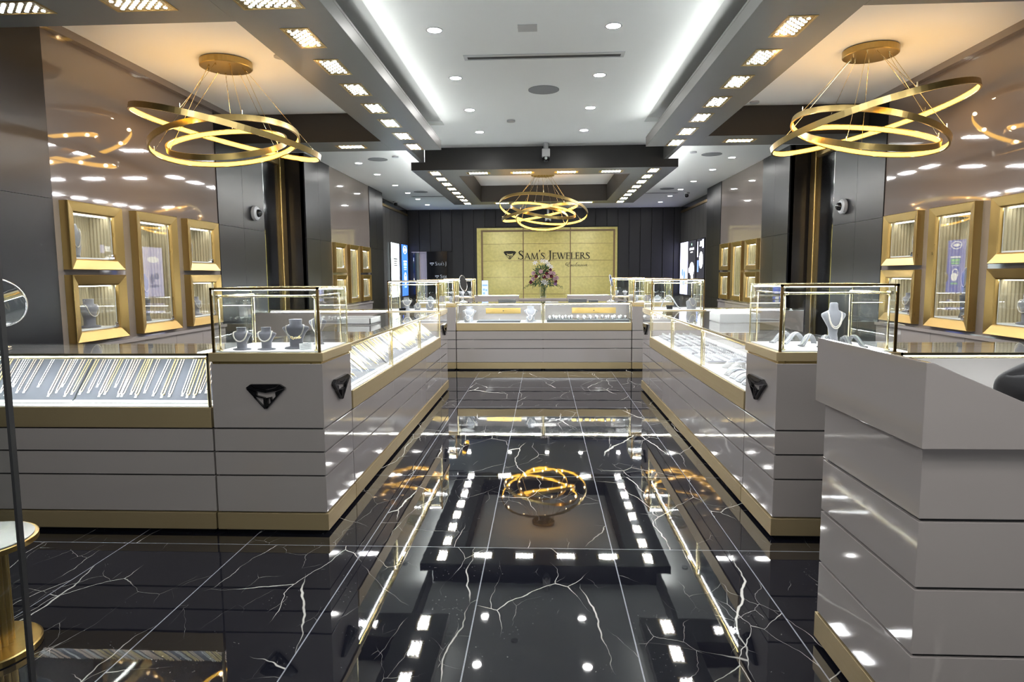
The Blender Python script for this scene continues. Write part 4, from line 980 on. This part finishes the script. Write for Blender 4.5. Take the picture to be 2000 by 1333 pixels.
# ------------------------------------------------------------------ flowers
VX, VY, VZ = 0., 12.78, 1.0
t = thing('glass_vase', 'clear cylinder vase holding the flowers on the taupe stand', 'vase', (VX, VY, VZ))
MB().loft([(VZ,.055,.055,VX,VY),(VZ+.015,.06,.06,VX,VY),(VZ+.10,.062,.062,VX,VY),(VZ+.21,.07,.07,VX,VY)], 32).build('glass_body', glassmat('vase_glass', (.90,.93,.93), .06), t, smooth=True); MB().cyl(VX,VY,VZ+.012,VZ+.03,.055,24).build('pebbles', M['chrome'], t)
bq = thing('flower_bouquet', 'bouquet of pink roses, white lilies and burgundy blooms in the vase', 'bouquet', (VX, VY, VZ+.1))
rnd = random.Random(5); HC = Vector((VX, VY, VZ+.40))
stm = MB()
for k in range(16):
    a = rnd.uniform(0, 2*PI); b_ = Vector((VX+.04*math.cos(a+2), VY+.04*math.sin(a+2), VZ+.03)); e = Vector((VX+rnd.uniform(.05,.22)*math.cos(a), VY+rnd.uniform(.05,.2)*math.sin(a), VZ+rnd.uniform(.3,.55)))
    stm.tube([b_, b_.lerp(e,.4)+Vector((0,0,.05)), e], .0035, 5)
stm.build('stems', M['leaf'], bq)
lf = MB()
def leaf(p, d, L, w_):
    d = d.normalized(); sd = d.cross(Vector((0,0,1)));  sd = sd.normalized() if sd.length > .1 else Vector((1,0,0)); up = sd.cross(d)
    lf.add([tuple(p), tuple(p+d*L*.5+sd*w_+up*L*.08), tuple(p+d*L-Vector((0,0,L*.15))), tuple(p+d*L*.5-sd*w_+up*L*.08)], [(0,1,2),(0,2,3)])
for k in range(520):
    a = rnd.uniform(0, 2*PI); ph = rnd.uniform(-.55, 1.3); R = rnd.uniform(.10, .245)
    d = Vector((math.cos(a)*math.cos(ph), math.sin(a)*math.cos(ph)*.9, math.sin(ph)*1.1))
    leaf(HC + Vector((0,0,-.04)) + d*R, d + Vector((rnd.uniform(-.6,.6), rnd.uniform(-.6,.6), rnd.uniform(-.5,.4))), rnd.uniform(.04,.09), rnd.uniform(.008,.016))
for k in range(12):
    a = PI*(k % 2) + rnd.uniform(-.5,.5); p = HC + Vector((math.cos(a)*.2, math.sin(a)*.1, -.10)); prev = p
    for q in range(7):
        nx = prev + Vector((math.cos(a)*.028, rnd.uniform(-.01,.01), -.018+rnd.uniform(-.01,.012))); leaf(prev, nx-prev+Vector((rnd.uniform(-.02,.02),0,rnd.uniform(-.03,.03))), .035, .007); prev = nx
for k in range(10):
    a = rnd.uniform(0,2*PI); p = HC + Vector((.05*math.cos(a), .05*math.sin(a), .15))
    leaf(p, Vector((math.cos(a)*.5, math.sin(a)*.3, 1.2)), rnd.uniform(.10,.19), .009)
lf.build('foliage', M['leaf'], bq, fixn=False)
tw = MB()
for k, (dx, h) in enumerate(((-.10,.27),(-.03,.31),(.03,.36),(.08,.33),(.13,.27))):
    p = HC + Vector((dx*.4, 0, .1)); tw.tube([p, p+Vector((dx*.7,.01,h*.45)), p+Vector((dx*.5+.02*(-1)**k,0,h*.75)), p+Vector((dx*1.2,.0,h))], .0022, 5)
tw.build('curly_twigs', M['goldline'], bq)
def bloom(p, r, m, nm, layers=4):
    mb = MB(); d = (p-HC).normalized(); d = (d + Vector((0,-.9,.15))).normalized(); u = d.orthogonal().normalized(); v = d.cross(u)
    for L in range(layers):
        n = 5 if L else 4; rr_ = r*(.38+.62*L/(layers-1)); hh = r*(.75-.42*L/(layers-1))
        for k in range(n):
            a = 2*PI*k/n + L*.6; e = u*math.cos(a)+v*math.sin(a); sd = d.cross(e)
            a0 = p - d*r*.4; pts = [a0, p+e*rr_*.7+sd*rr_*.55+d*hh*.2, p+e*rr_*1.0+sd*rr_*.3+d*hh, p+e*rr_*1.0-sd*rr_*.3+d*hh, p+e*rr_*.7-sd*rr_*.55+d*hh*.2]
            mb.add([tuple(q) for q in pts], [(0,1,2),(0,2,3),(0,3,4)])
    mb.ball(tuple(p+d*r*.1), r*.42, 8); mb.build(nm, M[m], bq, fixn=False)
def lily(p, r, m='lily'):
    mb = MB(); d = ((p-HC).normalized()+Vector((0,-.7,.2))).normalized(); u = d.orthogonal().normalized(); v = d.cross(u)
    for k in range(6):
        a = 2*PI*k/6; e = u*math.cos(a)+v*math.sin(a); sd = d.cross(e)
        mb.add([tuple(p-d*r*.3), tuple(p+e*r*.5+sd*r*.22+d*r*.15), tuple(p+e*r*1.1-d*r*.05), tuple(p+e*r*.5-sd*r*.22+d*r*.15)], [(0,1,2),(0,2,3)])
    mb.build('lily', M[m], bq, fixn=False)
at = lambda u, v: HC + Vector(((u-1060)*.0100, -.16 - .04*(1-abs(u-1060)/45), (548-v)*.0100))
for u, v in ((1042,540),(1056,537),(1041,551),(1069,546),(1074,539),(1080,541),(1082,551),(1086,549)): bloom(at(u,v), .042, 'rose', 'rose')
for u, v in ((1047,546),(1037,557),(1067,541),(1074,533),(1076,546),(1084,556),(1062,547)): bloom(at(u,v), .034, 'wine', 'burgundy_bloom', 3)
for u, v in ((1061,556),(1066,558),(1070,523),(1075,528),(1059,517),(1045,520),(1066,518)): lily(at(u,v), .06)
bloom(at(1083,560), .036, 'lilac', 'lilac_bloom', 3); bloom(at(1052,546), .018, 'lily', 'white_bud', 3); bloom(at(1061,545.5), .016, 'lily', 'white_bud', 3)

# ------------------------------------------------------------------ feature wall and sign
t = thing('gold_feature_wall', 'gold leaf feature wall with bronze lines behind the shop name', 'wall panel', (.1, 18.56, 0))
MB().box(-1.855, 2.07, 18.5, 18.66, 0, 2.765).build('leaf_panel', M['goldwall'], t)
fl = MB(); yk = 18.494
fl.box(-1.735,-1.685,yk,18.5,0,2.655).box(1.955,2.005,yk,18.5,0,2.655).box(-1.735,2.005,yk,18.5,2.655,2.705)
for xx in (-.552,.766): fl.box(xx-.012,xx+.012,yk,18.5,0,2.655).box(xx-.012,xx+.012,yk,18.5,2.705,2.765)
fl.build('bronze_frame', M['goldline'], t)
jl = MB()
for z in (2.318,1.848,1.389,.914): jl.box(-1.685,1.955,18.497,18.5,z-.004,z+.004)
jl.build('panel_joints', M['goldline'], t)
def strokes(mb, lines, ox, oz, sx, sz, fn, d0, d1):
    for L in lines:
        n = len(L); lft, rgt = [], []
        for i, (x, z, w_) in enumerate(L):
            a = L[max(0, i-1)]; b = L[min(n-1, i+1)]; tx_, tz_ = (b[0]-a[0])*sx, (b[1]-a[1])*sz; l = math.hypot(tx_, tz_) or 1
            nx, nz = -tz_/l*w_/2*sz, tx_/l*w_/2*sz; X_, Z_ = ox+x*sx, oz+z*sz
            lft.append((X_+nx, Z_+nz)); rgt.append((X_-nx, Z_-nz))
        for i in range(n-1): mb.prism([lft[i], lft[i+1], rgt[i+1], rgt[i]], fn, d0, d1)
T_, K_ = .055, .125
def ser(x, z, w_=.26): return [(x-w_/2, z, .035), (x+w_/2, z, .035)]
GL = {
 'S': (.60, [[(.50,.78,.05),(.46,.9,.05),(.36,.97,.055),(.24,.97,.07),(.14,.9,.11),(.11,.78,.13),(.17,.65,.14),(.32,.52,.145),(.45,.38,.14),(.50,.24,.125),(.45,.1,.10),(.34,.02,.065),(.2,.02,.05),(.1,.09,.045),(.06,.22,.04)], [(.50,.76,.02),(.51,.97,.06)], [(.06,.24,.02),(.05,.0,.06)]]),
 'A': (.84, [[(.09,0,T_),(.42,1.0,T_)], [(.40,1.0,.10),(.75,0,.15)], [(.21,.34,.045),(.60,.34,.045)], ser(.09,.0,.24), ser(.75,.0,.28)]),
 'M': (1.06, [[(.10,0,T_),(.19,1,T_)], [(.19,1,.11),(.52,.02,.13)], [(.52,.02,T_),(.84,1,T_)], [(.84,.98,.12),(.94,0,.13)], ser(.10,0,.24), ser(.94,0,.26)]),
 "'": (.24, [[(.12,1.08,.13),(.13,.98,.12),(.07,.80,.03)]]),
 'J': (.42, [[(.24,1,K_),(.24,.12,K_),(.22,-.08,.11),(.14,-.22,.085),(.02,-.28,.06)], ser(.24,.985,.30)]),
 'E': (.62, [[(.15,1,K_),(.15,0,K_)], [(.15,.98,.05),(.52,.98,.05)], [(.52,1.0,.05),(.53,.82,.03)], [(.15,.51,.05),(.43,.51,.05)], [(.43,.60,.03),(.43,.42,.03)], [(.15,.02,.05),(.54,.02,.05)], [(.54,0,.05),(.57,.2,.03)], ser(.12,.98,.2), ser(.12,.02,.2)]),
 'W': (1.16, [[(.09,1,.13),(.36,0,.13)], [(.36,0,T_),(.60,.95,T_)], [(.52,1,.13),(.80,0,.13)], [(.80,0,T_),(1.08,1,T_)], ser(.09,.985,.26), ser(.52,.985,.2), ser(1.08,.985,.2)]),
 'L': (.58, [[(.15,1,K_),(.15,0,K_)], [(.15,.02,.05),(.52,.02,.05)], [(.52,0,.05),(.56,.22,.03)], ser(.15,.985,.28), ser(.12,.02,.2)]),
 'R': (.74, [[(.15,1,K_),(.15,0,K_)], [(.15,.98,.05),(.34,.98,.06),(.45,.91,.11),(.48,.76,.13),(.44,.62,.11),(.33,.53,.06),(.15,.52,.05)], [(.32,.53,.10),(.52,.22,.13),(.72,.0,.09)], ser(.12,.98,.2), ser(.15,.0,.27)]),
 ' ': (.34, [])}
def word(txt, x0, x1, z0, hb, hs, fn, d0, d1, m, parent, split=True, stop=None):
    big = [True]+[txt[i-1] == ' ' for i in range(1, len(txt))]
    adv = sum(GL[c][0]*(hb if b else hs) for c, b in zip(txt, big)); kx = (x1-x0)/adv; x = x0; allm = MB()
    for c, b in zip(txt, big):
        h = hb if b else hs; mb = MB() if split else allm
        if c == "'": strokes(mb, GL[c][1], x, z0+hb*.05, h*kx, hb*.95, fn, d0, d1)
        else: strokes(mb, GL[c][1], x, z0, h*kx, h, fn, d0, d1)
        if split and GL[c][1]: mb.build('letter_' + (c.lower() if c != "'" else 'apostrophe'), m, parent)
        x += GL[c][0]*h*kx
    if not split: allm.build('lettering', m, parent)
sg = thing('shop_sign', "black raised lettering SAM'S JEWELERS with gem emblem on the gold wall", 'sign', (.1, 18.49, 1.9))
fw = lambda a, b, d: (a, 18.5-d, b)
word("SAM'S JEWELERS", -.70, 1.315, 1.888, .238, .178, fw, .002, .03, M['signblack'], sg)
emblem_mesh(lambda a, b, d: (-.927+a*.362, 18.5-d, 1.886+b*.372), .002, .03).build('gem_emblem', M['signblack'], sg)
sc_ = [[(.30,.78,.04),(.12,.90,.05),(.02,.70,.07),(.06,.40,.08),(.20,.26,.06),(.32,.42,.04),(.22,.62,.04),(.10,.46,.03)], [(.62,.88,.05),(.52,1.0,.05),(.40,.88,.08),(.44,.66,.05),(.56,.58,.04),(.40,.5,.06),(.34,.24,.09),(.48,.06,.07),(.68,.18,.03)],
       [(.68,.18,.03),(.80,.48,.07),(.86,.18,.07),(.98,.08,.03)], [(.98,.5,.03),(.72,.06,.04)], [(1.20,.42,.05),(1.10,.5,.04),(1.0,.28,.08),(1.08,.08,.07),(1.24,.16,.03)], [(1.24,.16,.03),(1.42,.72,.03),(1.46,.98,.04),(1.38,.86,.07),(1.30,.3,.09),(1.40,.08,.05),(1.52,.2,.03)],
       [(1.54,.48,.08),(1.50,.18,.08),(1.60,.08,.04),(1.74,.48,.04)], [(1.76,.48,.08),(1.72,.14,.08),(1.86,.12,.03)], [(1.86,.12,.03),(2.02,.56,.04),(2.06,.24,.08),(1.92,.08,.05)], [(2.10,.14,.03),(2.22,.48,.08),(2.20,.16,.08),(2.30,.12,.03)], [(2.26,.70,.07),(2.28,.74,.07)],
       [(2.32,.46,.05),(2.40,.40,.08),(2.42,.10,.08),(2.54,.26,.04),(2.60,.50,.04)], [(2.62,.26,.03),(2.78,.36,.04),(2.74,.50,.05),(2.64,.40,.08),(2.66,.12,.08),(2.82,.12,.04),(2.98,.26,.02)]]
ex = MB(); strokes(ex, sc_, .60, 1.675, .222, .125, lambda a, b, d: (a+(b-1.675)*.35, 18.5-d, b), .002, .022); ex.build('script_exclusive', M['signblack'], sg)

# back left doorway and logo board
d3 = MB().box(-3.68, -3.52, 18.56, 18.6, 0, 2.10).build('door_3', M['black'], kind='structure')
hg = MB().box(-3.675,-3.655,18.55,18.56,1.86,1.96).box(-3.675,-3.655,18.55,18.56,1.30,1.38).build('hinge', M['rodgold'], d3)
MB().box(-3.52, -3.29, 18.60, 18.62, 0, 2.10).build('wall_back', M['pink'], kind='structure')
MB().box(-3.72, -3.28, 18.54, 18.61, 2.10, 2.125).build('trim_20', M['pink'], kind='structure')
t = thing('logo_backdrop_board', "tall black board with white SAM'S JEWELERS logos by the back left doorway", 'backdrop board', (-2.99, 18.5, 0))
MB().box(-3.275, -2.70, 18.46, 18.54, 0, 2.125).build('board', M['black'], t)
fb = lambda a, b, d: (a, 18.46-d, b)
lg = MB(); emblem_mesh(lambda a, b, d: (-3.13+a*.135, 18.46-d, 1.73+b*.135), .0, .003).build('printed_gem', M['logow'], t)
word("SAM'S J", -3.04, -2.715, 1.735, .10, .075, fb, .0, .003, M['logow'], t, split=False)
emblem_mesh(lambda a, b, d: (-2.99+a*.125, 18.46-d, 1.375+b*.125), .0, .003).build('printed_gem', M['logow'], t); word("SAM", -2.90, -2.715, 1.38, .095, .075, fb, .0, .003, M['logow'], t, split=False)

# ------------------------------------------------------------------ backlit posters
def poster(s, y0, y1, z0, z1, label, m, shapes):
    t = thing('backlit_poster', label, 'poster', (s*3.84, (y0+y1)/2, z0))
    MB().box(s*3.815, s*3.838, y0-.012, y1+.012, z0-.012, z1+.012).build('frame', M['black'], t); MB().box(s*3.808, s*3.816, y0, y1, z0, z1).build('print', M[m], t)
    W, Hh = y1-y0, z1-z0; by = {}
    for mm, kind, a, b, c, d in shapes:   # a,c along width seen from the shop (0 left..1 right); b,d height
        mb = by.setdefault(mm, MB()); Y = (lambda u: y0+u*W) if s < 0 else (lambda u: y1-u*W)
        if kind == 'r': mb.box(s*3.8055, s*3.8082, Y(a), Y(c), z0+b*Hh, z0+d*Hh)
        else:
            n = 24; cxx, czz, rx, rz_ = a, b, c, d; hole = kind == 'o'
            pts = [(Y(cxx+rx*math.cos(2*PI*k/n)), z0+(czz+rz_*math.sin(2*PI*k/n))*Hh) for k in range(n)]
            if hole: mb.tube([(s*3.806, p, q) for p, q in pts], .012, 6, closed=True)
            else: mb.prism(pts, lambda p, q, e: (s*e, p, q), 3.8053, 3.8082)
    for mm, mb in by.items(): mb.build('printed_shapes', M[mm], t, fixn=False)
poster(-1, 16.42, 17.33, .9, 2.29, 'white and teal backlit poster on the far left wall', 'postw', [('postt','e',.5,.88,.2,.045),('grille','r',.25,.70,.75,.72),('grille','r',.3,.66,.72,.675),('grille','r',.32,.62,.7,.635),('grille','r',.3,.585,.7,.6),('postt','r',.34,.545,.66,.555),('postt','e',.5,.36,.12,.13)])
poster(-1, 17.66, 18.42, .9, 2.30, 'deep blue backlit poster with white shield on the far left wall', 'postb', [('posti','o',.5,.90,.28,.07),('posti','e',.5,.90,.17,.03),('posti','r',.25,.66,.8,.69),('postg','r',.28,.59,.78,.645),('postg','r',.3,.54,.76,.575),('posti','r',.32,.51,.74,.52),('posti','o',.5,.36,.16,.09),('posti','e',.55,.30,.18,.08),('postg','r',.34,.16,.74,.19)])
poster(1, 17.58, 18.5, .9, 2.295, 'lavender backlit poster, farthest on the right wall', 'postl', [('poste','e',.35,.42,.12,.07),('poste','e',.6,.36,.12,.10),('poste','e',.5,.22,.25,.03),('posti','e',.5,.75,.3,.06)])
poster(1, 16.68, 17.54, .9, 2.295, 'black backlit poster with white watch, middle one on the right wall', 'postk', [('posti','r',.22,.83,.78,.87),('posti','r',.36,.78,.64,.80),('postg','e',.5,.93,.05,.02),('posti','e',.55,.48,.3,.13),('poste','e',.55,.48,.15,.06),('posti','r',.45,.30,.75,.36),('posti','e',.2,.46,.1,.05)])
poster(1, 15.82, 16.56, 1.15, 2.295, 'black and white backlit watch poster, nearest on the right wall', 'postk', [('posti','e',.62,.55,.26,.18),('poste','e',.62,.55,.13,.08),('postl','r',.08,.62,.2,.95),('postl','r',.75,.80,.95,.98),('posti','r',.45,.88,.72,.95),('posti','r',.4,.84,.75,.87),('poste','r',.1,.3,.3,.55),('posti','r',.4,.08,.75,.14),('posti','r',.45,.03,.7,.05)])

# ------------------------------------------------------------------ fill lights added out of view behind the viewpoint
def area(name, loc, sx, sy, e, col=(1,1,1), rot=(0,0,0)):
    l = bpy.data.lights.new(name, 'AREA'); l.shape = 'RECTANGLE'; l.size = sx; l.size_y = sy; l.energy = e; l.color = col
    o = bpy.data.objects.new(name, l); C.objects.link(o); o.location = loc; o.rotation_euler = rot; return o
for i, (x, y) in enumerate(((-2.6,.3),(0,-.4),(2.6,.3))): area('counter_front_fill', (x, y, 3.25), 0.8, .4, 5, (1,.98,.95))  # added lamps out of view, there to light the counter fronts
area('front_fill', (0, -2.9, 1.6), 5.5, 2.4, 7, (.85,.92,1.), (PI/2+.9, 0, 0))  # added unseen fill tilted up at the ceiling; the front wall has no window
area('ceiling_fill', (0, -1.6, 1.9), 5.5, .6, 22, (.95,.98,1.), (PI-.45, 0, 0))  # added unseen light that only brightens the ceiling
